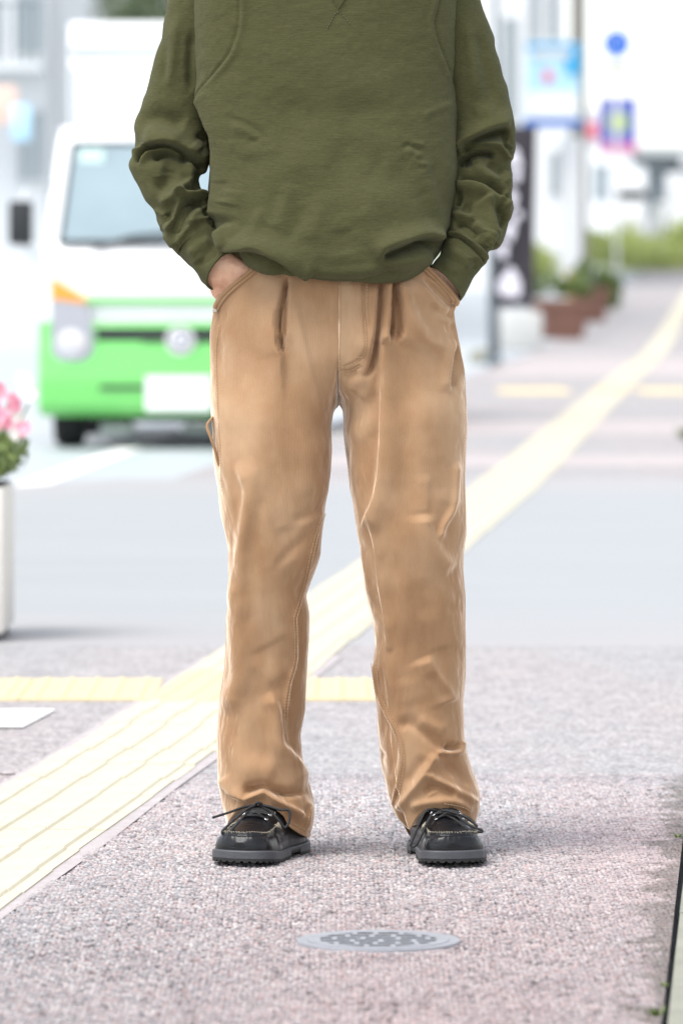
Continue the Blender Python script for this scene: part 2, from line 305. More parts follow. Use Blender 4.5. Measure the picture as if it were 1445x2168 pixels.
M = dict(
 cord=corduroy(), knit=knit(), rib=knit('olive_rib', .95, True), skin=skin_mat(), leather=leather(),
 thread=mk('tan_thread', (.46, .30, .17), .8, var=.15, vscale=300), dthread=mk('olive_thread', (.075, .072, .035), .8, var=.2, vscale=300),
 wthread=mk('waxed_stitch', (.30, .265, .20), .7, var=.2, vscale=300),
 soleg=mk('grey_rubber', (.055, .057, .064), .55, var=.15, vscale=40, bump=.15, bscale=300), soleb=mk('black_rubber', (.012, .012, .012), .7, var=.3),
 lace=mk('black_lace', (.010, .010, .011), .5, var=.3, vscale=200, bump=.4, bscale=900), steel=mk('eyelet_steel', (.75, .76, .78), .22, 1, var=.1),
 hair=mk('black_hair', (.012, .010, .009), .45, var=.4, vscale=120, bump=.5, bscale=200), eye=mk('eye_white', (.75, .72, .7), .2),
 pave=paving('aggregate_near', True), pavef=paving('aggregate_far'),
 drive=worn_drive('drive_asphalt'), asph=mk('asphalt_worn', (.33, .345, .35), .5, var=.05, vscale=3, bump=.15, bscale=180), road=mk('road_asphalt', (.40, .43, .45), .5, var=.05, vscale=.6, bump=.3, bscale=60),
 tac=mk('tactile_yellow', (.54, .49, .35), .7, var=.06, vscale=9, bump=.2, bscale=260, dirt=(.62, .58, .46)),
 tacf=mk('warning_yellow', (.62, .51, .30), .7, var=.06, vscale=10, bump=.2, bscale=200),
 mort=mk('mortar', (.42, .38, .38), .85, var=.15, vscale=20, bump=.4, bscale=200),
 white=mk('road_paint', (.80, .80, .79), .7, var=.03, vscale=8, bump=.2, bscale=80),
 iron=mk('cast_iron', (.36, .37, .40), .5, .4, var=.12, vscale=30, bump=.2, bscale=300), pit=mk('cover_recess', (.025, .025, .03), .9, var=.3, vscale=60),
 kerb=mk('kerb_concrete', (.25, .25, .20), .85, var=.18, vscale=9, bump=.4, bscale=120), moss=foliage('weed', (.05, .09, .015), (.16, .22, .05)),
 conc=mk('concrete', (.52, .52, .50), .85, var=.08, vscale=2, bump=.3, bscale=60), pole=mk('pole_concrete', (.25, .235, .21), .8, var=.1, vscale=2, bump=.2, bscale=80),
 tw=mk('truck_white', (.80, .81, .81), .3, var=.02, coat=.6), tg=mk('truck_green', (.16, .58, .13), .32, var=.02, coat=.6),
 blk=mk('black_plastic', (.018, .02, .022), .5, var=.2), chrome=mk('chrome', (.80, .80, .83), .12, 1, var=.03), lens=mk('lamp_lens', (.42, .43, .48), .12, .35, var=.08, vscale=25, coat=.8),
 amber=mk('amber_lens', (.85, .33, .03), .2, var=.06, vscale=25, coat=.6), glass=glassy('screen_glass', (.26, .34, .37), .1), pane=glassy('window_pane', (.28, .33, .36), .12), tyre=mk('tyre', (.014, .014, .015), .8, var=.25), plate=mk('plate_white', (.82, .83, .81), .5, var=.02),
 mint=mk('sticker', (.62, .80, .74), .5, var=.03), grey=mk('grey_metal', (.16, .19, .21), .5, .2, var=.08), lgrey=mk('galvanised', (.52, .55, .56), .45, .4, var=.06),
 wallw=mk('white_render', (.78, .79, .79), .85, var=.03, vscale=.6), wallg=mk('grey_render', (.66, .68, .69), .85, var=.06, vscale=.5), wallp=mk('peach_wall', (.55, .42, .37), .85, var=.08, vscale=.5),
 peach=mk('peach_sign', (.78, .55, .46), .6, var=.05), blue=mk('sign_blue', (.006, .13, .58), .4, var=.04), lblue=mk('banner_pale', (.45, .70, .86), .7, var=.08, vscale=2), cyan=mk('banner_cyan', (.03, .36, .66), .7, var=.08, vscale=2), vio=mk('banner_violet', (.16, .20, .62), .7, var=.05), lime=mk('banner_lime', (.48, .62, .22), .7), pink=mk('banner_pink', (.80, .25, .46), .7), red=mk('banner_red', (.78, .13, .20), .7),
 flag=mk('flag_black', (.032, .027, .035), .85, var=.1), flagw=mk('flag_white', (.70, .68, .74), .85), terra=mk('planter_brown', (.19, .095, .07), .8, var=.12, vscale=3, bump=.2, bscale=40),
 leaf=foliage('leaf_green', (.08, .13, .035), (.24, .31, .10)), grass=foliage('grass_lime', (.28, .36, .09), (.56, .60, .25), .35), dark=foliage('tree_green', (.05, .075, .03), (.14, .18, .09)), bark=mk('bark', (.12, .09, .07), .9, var=.2, bump=.5, bscale=30),
 petal=foliage('petal_pink', (.80, .16, .30), (.90, .50, .58), .3), petalw=foliage('petal_white', (.80, .80, .76), (.88, .86, .84), .3), cream=mk('cream_planter', (.66, .63, .58), .7, var=.06, vscale=6, bump=.2, bscale=80), soil=mk('soil', (.05, .04, .03), .9, var=.3, vscale=30), yel=mk('guard_yellow', (.75, .48, .05), .6), brass=mk('button_brass', (.45, .40, .33), .3, .9))
# ------------------------------------------------------------------ the ground (D = metres from the camera)
def gz(D): 
    D = np.asarray(D, float); t = np.clip(D-66, 0, 190); return np.where(t < 16, .017*t*t/32, .017*(t-8))
TACP = np.array([(4, -.99), (7.67, -.66), (10.38, -.395), (12.2, -.24), (18.2, .28), (23.4, .71), (27, .985), (31, 1.275), (43, 2.16), (73, 4.42), (100, 6.5), (150, 10.4)])
tacx = lambda D: np.interp(D, TACP[:, 0], TACP[:, 1])
def sheet(name, Ds, xl, xr, z, mat, n=2, drop=0):              # a surface following the terrain, from xl(D) to xr(D)
    V = []
    for D in Ds:
        a, b = (xl(D) if callable(xl) else xl), (xr(D) if callable(xr) else xr)
        for k in range(n): V.append((a+(b-a)*k/(n-1), D-D0, float(gz(D))+z))
    F_ = gridf(len(Ds), n, False)[:, ::-1]
    if drop:                                                   # kerb faces down both long sides
        m = len(V); R = len(Ds)
        V += [(V[i*n][0], V[i*n][1], V[i*n][2]-drop) for i in range(R)]+[(V[i*n+n-1][0], V[i*n+n-1][1], V[i*n+n-1][2]-drop) for i in range(R)]
        A = [(i*n, i*n+n, m+i+1, m+i) for i in range(R-1)]; B = [(i*n+n-1, m+R+i, m+R+i+1, i*n+2*n-1) for i in range(R-1)]
        A += [(0, n-1, m+R, m), ((R-1)*n+n-1, (R-1)*n, m+R-1, m+2*R-1)]
        F_ = np.concatenate([F_, np.array(A+B)])
    return tag(mobj(name, V, F_, mat, smooth=False), kind='structure')
DL = list(np.linspace(-40, 60, 21))+list(np.linspace(64, 300, 60))
kx = lambda D: float(tacx(D))-1.62                             # kerb between pavement and road
ex = lambda D: .405+.0775*(D-6.55)                             # edging on the building side
sheet('road', DL+[420, 800, 1600], -400, 400, -.10, M['road'], 2)
# pavement, near part: real chippings under the lens
D1, D2 = 6.15, 9.9
nx_, ny_ = 640, 1560
gx = np.linspace(0, 1, nx_)[None, :]; gd = (D1*(D2/D1)**np.linspace(0, 1, ny_))[:, None]
lft = -.60*gd/6.15-.12+.0*gd; X = lft+(.405+.0775*(gd-6.55)-.004-lft)*gx; Dg = gd+0*X
def worley(X, Y, s, seed):
    u, v = X/s, Y/s; i, j = np.floor(u).astype(int), np.floor(v).astype(int); best = np.full(X.shape, 9.); b2 = np.full(X.shape, 9.); bid = np.zeros(X.shape)
    for a in (-1, 0, 1):
        for b in (-1, 0, 1):
            ci, cj = i+a, j+b; h = (ci*374761393+cj*668265263+seed*97) & 0x7fffffff; h = ((h ^ (h >> 13))*1274126177) & 0x7fffffff; h2 = (h*48271) & 0x7fffffff
            d = np.hypot(u-ci-.5-.8*((h & 1023)/1023-.5), v-cj-.5-.8*((h2 & 1023)/1023-.5)); c = d < best
            b2 = np.where(c, best, np.minimum(b2, d)); bid = np.where(c, ((h >> 10) & 1023)/1023, bid); best = np.where(c, d, best)
    return best, b2, bid
b1, b2, bid = worley(X, Dg, .0072, 3); c1, c2, cid = worley(X+.004, Dg+.003, .0045, 8)
edge = np.clip((b2-b1)*2.6, 0, 1); edge2 = np.clip((c2-c1)*2.6, 0, 1)
miss = (bid*7.31 % 1) < .15+.10*(vnoise(np.stack([X*9, Dg*6, 0*X], -1), 15) > .15)                                    # chippings that have come loose
hgt = .0030*np.sqrt(edge)*(.5+.8*(bid*3.7 % 1))+.0011*np.sqrt(edge2); hgt = np.where(miss, hgt*.3-.0016, hgt)
P3 = np.stack([X, Dg, 0*X], -1); und = vnoise(P3*np.array([5, 4, 1]), 4)*.0022+vnoise(P3*np.array([17, 13, 1]), 9)*.0009
dist = np.hypot((X-.052), (Dg-7.37)); near_cov = sstep(.112, .135, dist)   # level out round the little cover
tw = tacx(Dg)+.152; hold = near_cov
Z = ((hgt-.0022+und)*hold-.0005*(1-hold))*(1-sstep(9.4, 9.88, Dg))
Z = np.where(X < tw+.012, -.002, Z)
pal = np.array([(.26, .25, .26), (.38, .37, .375), (.50, .42, .415), (.54, .525, .525), (.46, .435, .435), (.66, .65, .64), (.53, .40, .385), (.34, .345, .36)])
pink = sstep(-.25, .45, vnoise(P3*np.array([1.5, .55, 1]), 21)); pk = ((bid*5.3+cid*.31) % 1)
idx = (pk*8).astype(int).clip(0, 7); C = pal[idx]
pink = pink*(1-.75*sstep(8.6, 9.8, Dg)); C = C*(1-.45*pink[..., None])+.45*pink[..., None]*np.array((.56, .42, .41))*(.75+.5*bid[..., None])
joint_dark = (.10+.90*np.clip(edge*1.45, 0, 1)); C = C*(joint_dark*np.where(miss, .35, 1))[..., None]   # colour darkens towards the joints and where chippings are missing
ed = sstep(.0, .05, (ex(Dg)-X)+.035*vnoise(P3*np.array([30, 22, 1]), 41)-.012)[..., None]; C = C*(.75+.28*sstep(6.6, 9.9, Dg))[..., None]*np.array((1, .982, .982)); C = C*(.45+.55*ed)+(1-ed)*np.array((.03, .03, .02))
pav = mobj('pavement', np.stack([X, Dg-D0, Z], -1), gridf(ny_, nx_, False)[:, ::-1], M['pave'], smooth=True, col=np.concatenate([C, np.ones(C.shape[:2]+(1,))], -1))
tag(pav, kind='structure')
sheet('pavement', [-6, 0, 3, 6.15], kx, ex, 0, M['pavef'], 2, .1)
sheet('pavement', [6.15, 8, 9.9], kx, lambda D: -.60*D/6.15-.12, 0, M['pavef'], 2)
sheet('pavement', list(np.linspace(9.9, 13.4, 4)), kx, ex, 0, M['pavef'], 2)
DR = list(np.linspace(13.4, 24.8, 6))
sheet('driveway', DR, lambda D: kx(D)-.25, lambda D: ex(D)+8, 0, M['drive'], 2)
rv = [(kx(D)+x, D-D0, z) for D in DR for x, z in ((-.25, 0), (-.6, -.02), (-1.5, -.097))]
tag(mobj('ramp', rv, gridf(len(DR), 3, False), M['drive'], smooth=False), kind='structure')
sheet('pavement', list(np.linspace(24.8, 66, 10))+list(np.linspace(70, 190, 30)), kx, lambda D: ex(D)+.3, 0, M['pavef'], 2, .1)
pinkm = mk('red_aggregate', (.42, .375, .37), .8, var=.1, vscale=5, bump=.5, bscale=160)
for a, b in ((26.5, 28.2), (32, 35.5), (52, 66)):
    sheet('paving_band', list(np.linspace(a, b, 4)), lambda D: kx(D)+.16, lambda D: ex(D)-.02, .0015, pinkm, 2)
# building side: edging stones and apron
e = empty('kerb_edging', (ex(9), .5, 0)); tag(e, 'pale mossy concrete edging stones along the right side of the pavement', 'kerb')
ds = 5.3
while ds < 13.2:
    L = .6; y0, y1 = ds-D0, ds+L-.008-D0; a, b = ex(ds), ex(ds+L); z = .003+rng.uniform(-.002, .002)
    mb = MB(); mb.add([(a, y0, -.05), (a+.12, y0, -.05), (b+.12, y1, -.05), (b, y1, -.05), (a+.004, y0, z), (a+.116, y0, z), (b+.116, y1, z), (b+.004, y1, z)],
        [(0, 1, 2, 3), (4, 7, 6, 5), (0, 4, 5, 1), (1, 5, 6, 2), (2, 6, 7, 3), (3, 7, 4, 0)])
    o = mb.build('edging_stone', M['kerb']); o.parent = e; o.matrix_parent_inverse = Matrix.Translation(-e.location); ds += L
sheet('apron', [-2, 6, 13.4], lambda D: ex(D)+.12, lambda D: ex(D)+9, .006, M['conc'], 2)
sheet('apron', [24.8, 45, 66, 80, 100, 150, 190], lambda D: ex(D)+.3, lambda D: ex(D)+30, .006, M['conc'], 2)
def weed(D, X, h, n, label):
    V, Fs = [], []
    for k in range(n):
        a = rng.uniform(0, 2*PI); l = h*rng.uniform(.4, 1); r = rng.uniform(0, h*.5); wd = rng.uniform(.1, .25)*h*.6
        p = np.array((r*math.cos(a), r*math.sin(a), 0)); d = np.array((math.cos(a)*.6, math.sin(a)*.6, .8))*l; s_ = np.array((-math.sin(a), math.cos(a), 0))*wd
        i = len(V); V += [p-s_*.3, p+s_*.3, p+d*.6+s_, p+d, p+d*.6-s_]; Fs.append((i, i+1, i+2, i+3, i+4))
    o = mobj('weed', V, Fs, M['moss'], smooth=False); o.location = (X, D-D0, 0); tag(o, label, 'weed'); return o
weed(6.62, ex(6.62)-.012, .018, 26, 'small green weed at the foot of the edging in the lower right corner')
weed(6.9, ex(6.9)-.006, .010, 16, 'tiny weed in the joint a little above the lower right corner')
weed(8.75, ex(8.75)-.012, .012, 18, 'low weed by the edging level with the shoes')
weed(31, 2.06, .11, 40, 'grassy weed tuft at the right edge beside the far pavement')
# tactile paving: one tile object each
t0 = empty('tactile_paving', (float(tacx(9)), .5, 0)); tag(t0, 'pale yellow tactile guide path of ribbed tiles running up the pavement', 'tactile paving')
def tile_mesh(kind):
    mb = MB(); h = .1485
    mb.box(-h-.0012, h+.0012, -h-.0012, h+.0012, -.03, .0035)
    if kind == 'bar':
        for k in range(4):
            x = -.1125+.075*k; a, b, L = .0165, .0125, .1497
            V = [(x-a, -L, .0034), (x+a, -L, .0034), (x+a, L, .0034), (x-a, L, .0034), (x-b, -L+.0008, .0078), (x+b, -L+.0008, .0078), (x+b, L-.0008, .0078), (x-b, L-.0008, .0078)]
            mb.add(V, [(4, 5, 6, 7), (0, 1, 5, 4), (1, 2, 6, 5), (2, 3, 7, 6), (3, 0, 4, 7)])
    else:
        for i in range(5):
            for j in range(5):
                x, y = -.116+.058*i, -.116+.058*j; V = [(x+r*math.cos(PI/3*k), y+r*math.sin(PI/3*k), z) for r, z in ((.0115, .0034), (.006, .0085)) for k in range(6)]
                mb.add(V, [(k, (k+1) % 6, 6+(k+1) % 6, 6+k) for k in range(6)]+[tuple(range(6, 12))])
    me = bpy.data.meshes.new('tile'); me.from_pydata(mb.v, [], mb.f); me.update(); return me
tb, tdm = tile_mesh('bar'), tile_mesh('dome'); tb.materials.append(M['tac']); tdm.materials.append(M['tacf'])
def put(me, parent, X, D, rz, name='tile'):
    o = bpy.data.objects.new(name, me); COL.objects.link(o); o.parent = parent
    o.location = (X-parent.location.x, D-D0-parent.location.y, float(gz(D))+rng.uniform(0, .0005)-parent.location.z+.001); o.rotation_euler = (rng.normal(0, .0008), rng.normal(0, .003), rz+rng.normal(0, .004))
    return o
D = 5.4; cross = [(11.62, 12.3), (44.0, 46.2)]
while D < 66:
    a = math.atan2(float(tacx(D+.5)-tacx(D-.5)), 1.0)
    inx = any(c0-.05 < D < c1+.05 for c0, c1 in cross)
    put(tdm if inx else tb, t0, float(tacx(D))+rng.normal(0, .003), D, -a); D += .3*math.cos(a)+.0015
sheet('tactile_far', list(np.linspace(66.2, 150, 30)), lambda D: tacx(D)-.15, lambda D: tacx(D)+.15, .006, M['tac'], 2)['kind'] = 'structure'
# mortar bed showing at the sides of the tiles
sheet('mortar_bed', list(np.linspace(5.2, 13, 26)), lambda D: tacx(D)-.17, lambda D: tacx(D)+.172+.003*math.sin(D*3.1), .0022, M['mort'], 2)
for (c0, c1), (x0, x1), lab in ((cross[0], (-2.3, -.02), 'near yellow warning strip of dotted tiles crossing the pavement to the left of the legs'),
                            (cross[0], (-.02, .14), 'short yellow warning strip of dotted tiles between the trouser legs'),
                            (cross[1], (1.35, 4.7), 'far yellow warning strip of dotted tiles across the pavement near the flag post')):
    if x1 == -.02: x1 = float(tacx(12))-.16
    if x0 == -.02: x0, x1 = float(tacx(12))+.16, float(tacx(12))+.46
    e = empty('warning_strip', ((x0+x1)/2, c0-D0, 0)); tag(e, lab, 'warning strip', 'dotted warning strips')
    nx = max(1, round((x1-x0)/.302)); nd = round((c1-c0)/.302) if c0 < 20 else 7
    if nx > 12: nx = 11
    for i in range(nx):
        for j in range(nd):
            xx = x1-.151-.302*i if x1 < 0 else x0+.151+.302*i
            if c0 > 20 and abs(xx-float(tacx(c0+.15+.302*j))) < .3: continue
            put(tdm, e, xx, c0+.15+.302*j, 0)
# painted marks on road and drive
sheet('road_line', list(np.linspace(24, 66, 12)), lambda D: -1.77+.045*(D-24)-.0, lambda D: -1.62+.045*(D-24), -.096, M['white'], 2)
sheet('painted_patch', [10.9, 11.35], -1.6, lambda D: -.665+(D-10.9)*.1, .004, M['white'], 2)
sheet('road_line', list(np.linspace(20, 66, 12)), lambda D: -8.5+.05*(D-24), lambda D: -8.35+.05*(D-24), -.096, M['white'], 2)
# small cast iron cover
mh = empty('valve_cover', (.052, 7.37-D0, 0)); tag(mh, 'small round cast iron cover set in the pavement in front of the shoes', 'cover')
mb = MB(); mb.lathe((0, 0, -.02), [(.0998, 0), (.0998, .0233)], 48); o = mb.build('recess', M['pit'], mh)
mb = MB(); 
ring = lambda r0, r1, z0, z1: mb.add([(r*math.cos(2*PI*k/56), r*math.sin(2*PI*k/56), z) for r, z in ((r1, z0), (r1, z1), (r0, z1), (r0, z0)) for k in range(56)], [(i*56+k, i*56+(k+1) % 56, (i+1)*56+(k+1) % 56, (i+1)*56+k) for i in range(3) for k in range(56)])
ring(.1005, .115, -.01, .0032); mb.build('frame_ring', M['iron'], mh, 'auto')
mb = MB(); ring(.083, .1000, -.004, .0042); mb.build('rim', M['iron'], mh, 'auto')
mb = MB(); rows = 6
for r in range(rows+1):
    y = -.083+.166*r/rows; hw = math.sqrt(max(0, .0845**2-y*y))
    if hw > .01: mb.box(-hw, hw, y-.0042, y+.0042, -.004, .0041)
    if r < rows:
        ym = y+.083/rows; hw = math.sqrt(max(0, .083**2-ym*ym)); st = .05 if r in (2, 3) else .032; x = -hw+(.4 if r % 2 else .9)*st
        while x < hw-.008:
            mb.box(x-.0035, x+.0035, y+.0042, y+.166/rows-.0042, -.004, .0040); x += st*(.8+.4*rng.random())
for s in (-1, 1): mb.add([(s*.012, .0, -.004), (s*.03, -.008, -.004), (s*.03, .008, -.004), (s*.012, 0, .0043), (s*.03, -.008, .0043), (s*.03, .008, .0043)], [(3, 4, 5) if s > 0 else (3, 5, 4), (0, 3, 4, 1), (1, 4, 5, 2), (2, 5, 3, 0)])
mb.build('raised_lattice', M['iron'], mh)
# ------------------------------------------------------------------ the person
per = empty('person', (0, 0, 0)); tag(per, 'standing person in olive sweatshirt and tan corduroy trousers with both hands in pockets', 'person')
def cs(c, e): return np.sign(c)*np.abs(c)**e
def uvgrid(P, wrap=True):
    du = np.linalg.norm(np.diff(np.concatenate([P, P[:, :1]], 1), axis=1), axis=-1); dv = np.linalg.norm(np.diff(P, axis=0), axis=-1)
    wu = du.mean(1, keepdims=True).mean(0); u = np.concatenate([[0], np.cumsum(du.mean(0))[:-1]])[None, :]+0*P[..., 0]
    v = np.concatenate([np.zeros((1, P.shape[1])), np.cumsum(dv, 0)], 0).mean(1, keepdims=True)+0*P[..., 0]
    return np.stack([u, v], -1)
# ---- trousers
TL = dict(  # leg at the picture's left: outer / inner outline (row, column)
 o=[(530, 520), (560, 497), (590, 480), (620, 465), (637, 457), (650, 453), (662, 452.5), (705, 446), (768, 445), (850, 445), (913, 450), (954, 450), (996, 454), (1032, 461), (1084, 468), (1125, 475), (1167, 483), (1218, 484), (1281, 482), (1343, 479), (1416, 474), (1473, 465), (1556, 459), (1608, 459), (1650, 462), (1681, 469), (1712, 474), (1741, 480), (1790, 484)],
 i=[(530, 718), (740, 718), (768, 715), (809, 711), (846, 707), (867, 705), (902, 701), (954, 703), (1006, 700), (1038, 698), (1073, 689), (1125, 684), (1173, 679), (1212, 665), (1250, 649), (1262, 648), (1302, 655), (1354, 654), (1416, 651), (1504, 648.5), (1556, 637.6), (1588, 641), (1625, 644), (1656, 653), (1681, 659), (1712, 666), (1737, 665), (1772, 657), (1800, 655)],
 bi=[(530, 718), (800, 722), (856, 722), (868, 708), (902, 701), (954, 702), (1006, 700), (1073, 686), (1125, 683), (1173, 679), (1212, 665), (1262, 648), (1302, 655), (1416, 651), (1556, 637), (1625, 644), (1712, 664), (1800, 655)],
 hem=[(470, 1748), (480, 1741), (487, 1735), (503, 1712), (523, 1701), (554, 1702), (584, 1711), (603, 1728), (614, 1750), (637, 1765), (657, 1773), (680, 1776)], hl=1748, hr=1772)
TR = dict(
 i=[(530, 716), (780, 716), (801, 717), (830, 720), (846, 733), (871, 734), (913, 729), (944, 733), (986, 737), (1038, 742), (1084, 747), (1129, 752), (1173, 763), (1229, 769), (1277, 777), (1322, 789), (1364, 792), (1395, 788), (1428, 786.5), (1467, 793), (1525, 797), (1588, 803.6), (1629, 810), (1681, 820), (1708, 828.5), (1729, 837), (1745, 853), (1757, 866), (1790, 868)],
 bi=[(530, 714), (856, 714), (866, 722), (913, 723), (950, 730), (986, 736), (1084, 747), (1173, 763), (1277, 777), (1364, 792), (1428, 786.5), (1525, 797), (1629, 810), (1708, 828.5), (1745, 853), (1790, 866)],
 o=[(530, 893), (565, 915), (590, 938), (620, 963), (637, 971), (649, 964), (660, 961), (685, 963.5), (720, 970), (757, 978), (788, 982), (850, 987.5), (913, 987.5), (965, 985.5), (1032, 985), (1084, 987), (1125, 986), (1167, 979), (1208, 977.7), (1260, 983), (1354, 985), (1416, 985), (1484, 980), (1546, 982), (1573, 984), (1608, 992), (1650, 1005), (1677, 1014), (1712, 1015), (1739, 1008), (1790, 1004)],
 hem=[(830, 1738), (850, 1748), (864, 1757), (871, 1748), (880, 1729), (897, 1713), (916, 1708), (936, 1711), (967, 1718), (994, 1729), (1008, 1741), (1030, 1752)], hl=1745, hr=1741)
STL = [  # pleats
 (3, 42, 60, [(512, 655)]), (2.6, 26, 34, [(575, 780), (560, 900), (548, 1000), (546, 1120), (556, 1240)], .3), (-2.4, 24, 24, [(606, 830), (618, 940), (622, 1050)], .3), (2.2, 22, 20, [(664, 920), (660, 1000), (650, 1060)], .3), (-2, 26, 26, [(560, 1300), (552, 1420), (540, 1520)], .3), (-2.4, 20, 24, [(500, 760), (505, 880), (496, 980)], .3), (2, 26, 26, [(610, 1320), (600, 1400)], .4),
 (8, 26, 3.2, [(605, 578), (594, 622), (586, 660), (584, 695), (588, 732), (596, 753), (597, 790), (600, 860)], .45),
 (-9, 4, 4, [(607, 570), (600, 625), (592, 662), (590, 695), (594, 730), (600, 750)], .1), (-6, 5, 4, [(608, 585), (605, 640), (603, 672), (602, 705), (596, 738)], .15), (4, 3, 14, [(612, 590), (608, 640), (608, 690), (601, 730)], .2),
 (4.5, 15, 9, [(618, 620), (633, 685), (644, 736), (654, 778), (667, 820), (677, 871), (679, 923)]),
 (3.5, 10, 12, [(457, 674), (451, 747), (456, 830), (455, 882), (462, 934), (478, 985), (487, 1030), (489, 1060), (486, 1090)], .1),
 (-2.5, 8, 10, [(470, 700), (468, 780), (472, 880)]), 
 (7, 11, 26, [(500, 975), (518, 1017), (524, 1048), (519, 1096), (511, 1156), (502, 1208), (494, 1256), (498, 1291), (496, 1333), (498, 1400), (494, 1442), (482, 1473), (476, 1520)], .08),
 (-3.5, 12, 22, [(540, 1040), (535, 1120), (527, 1200), (522, 1280), (524, 1370)], .2), (3, 9, 9, [(478, 1330), (488, 1290), (503, 1230)]),
 (4.5, 20, 14, [(552, 1060), (559, 1080), (575, 1136), (594, 1171), (606, 1204), (600, 1230)]), (-3, 16, 14, [(600, 1110), (612, 1150), (626, 1190)]),
 (-3, 10, 8, [(692, 1064), (668, 1082), (640, 1096), (612, 1104)], .3), (2, 10, 8, [(692, 1090), (665, 1104), (630, 1120)], .3), (-3, 9, 10, [(682, 1106), (662, 1124), (636, 1148), (600, 1180), (570, 1220)], .3),
 (2.6, 5, 3, [(684, 1088), (669, 1134), (656, 1188), (646, 1235), (627, 1298), (624, 1312), (626, 1354), (625, 1400), (611, 1453), (604, 1505), (606, 1556), (612, 1582)], .05),
 (-4.5, 3, 14, [(690, 1092), (676, 1134), (663, 1188), (654, 1235), (634, 1300), (632, 1354), (634, 1400), (620, 1453), (614, 1505)], .1),
 (-3, 34, 9, [(520, 1394), (548, 1384), (585, 1366), (622, 1340)], .35), (2.5, 14, 34, [(520, 1396), (545, 1412), (575, 1440), (584, 1466)], .3),
 (-2.5, 16, 12, [(573, 1464), (592, 1448), (618, 1428)], .3),
 (6.5, 20, 7, [(568, 1462), (578, 1480), (588, 1505), (592, 1542), (595, 1575), (613, 1592), (629, 1612), (646, 1640), (655, 1662)], .12), (-4, 10, 12, [(602, 1490), (606, 1540), (610, 1570), (628, 1595), (642, 1618)]),
 (-3.5, 22, 30, [(470, 1560), (500, 1556), (540, 1590), (585, 1610)]), (4, 26, 26, [(500, 1640), (545, 1628), (590, 1642)]),
 (-12, 6, 11, [(505, 1684), (520, 1677), (546, 1669), (559, 1669), (580, 1678), (607, 1682), (630, 1680), (662, 1677)], .2),
 (9, 9, 6, [(505, 1700), (521, 1691), (546, 1680), (560, 1673), (574, 1683), (584, 1694), (607, 1706), (638, 1724), (652, 1738)], .12),
 (8, 6, 16, [(463, 1648), (476, 1666), (492, 1681), (519, 1692)], .15), (-7, 14, 5, [(466, 1664), (476, 1680), (490, 1694), (506, 1700)], .2), (-6, 8, 10, [(600, 1722), (630, 1746), (648, 1752)]), (5, 8, 8, [(650, 1690), (655, 1720), (650, 1760)]), (-4, 5, 5, [(641, 1735), (655, 1700)]),
]
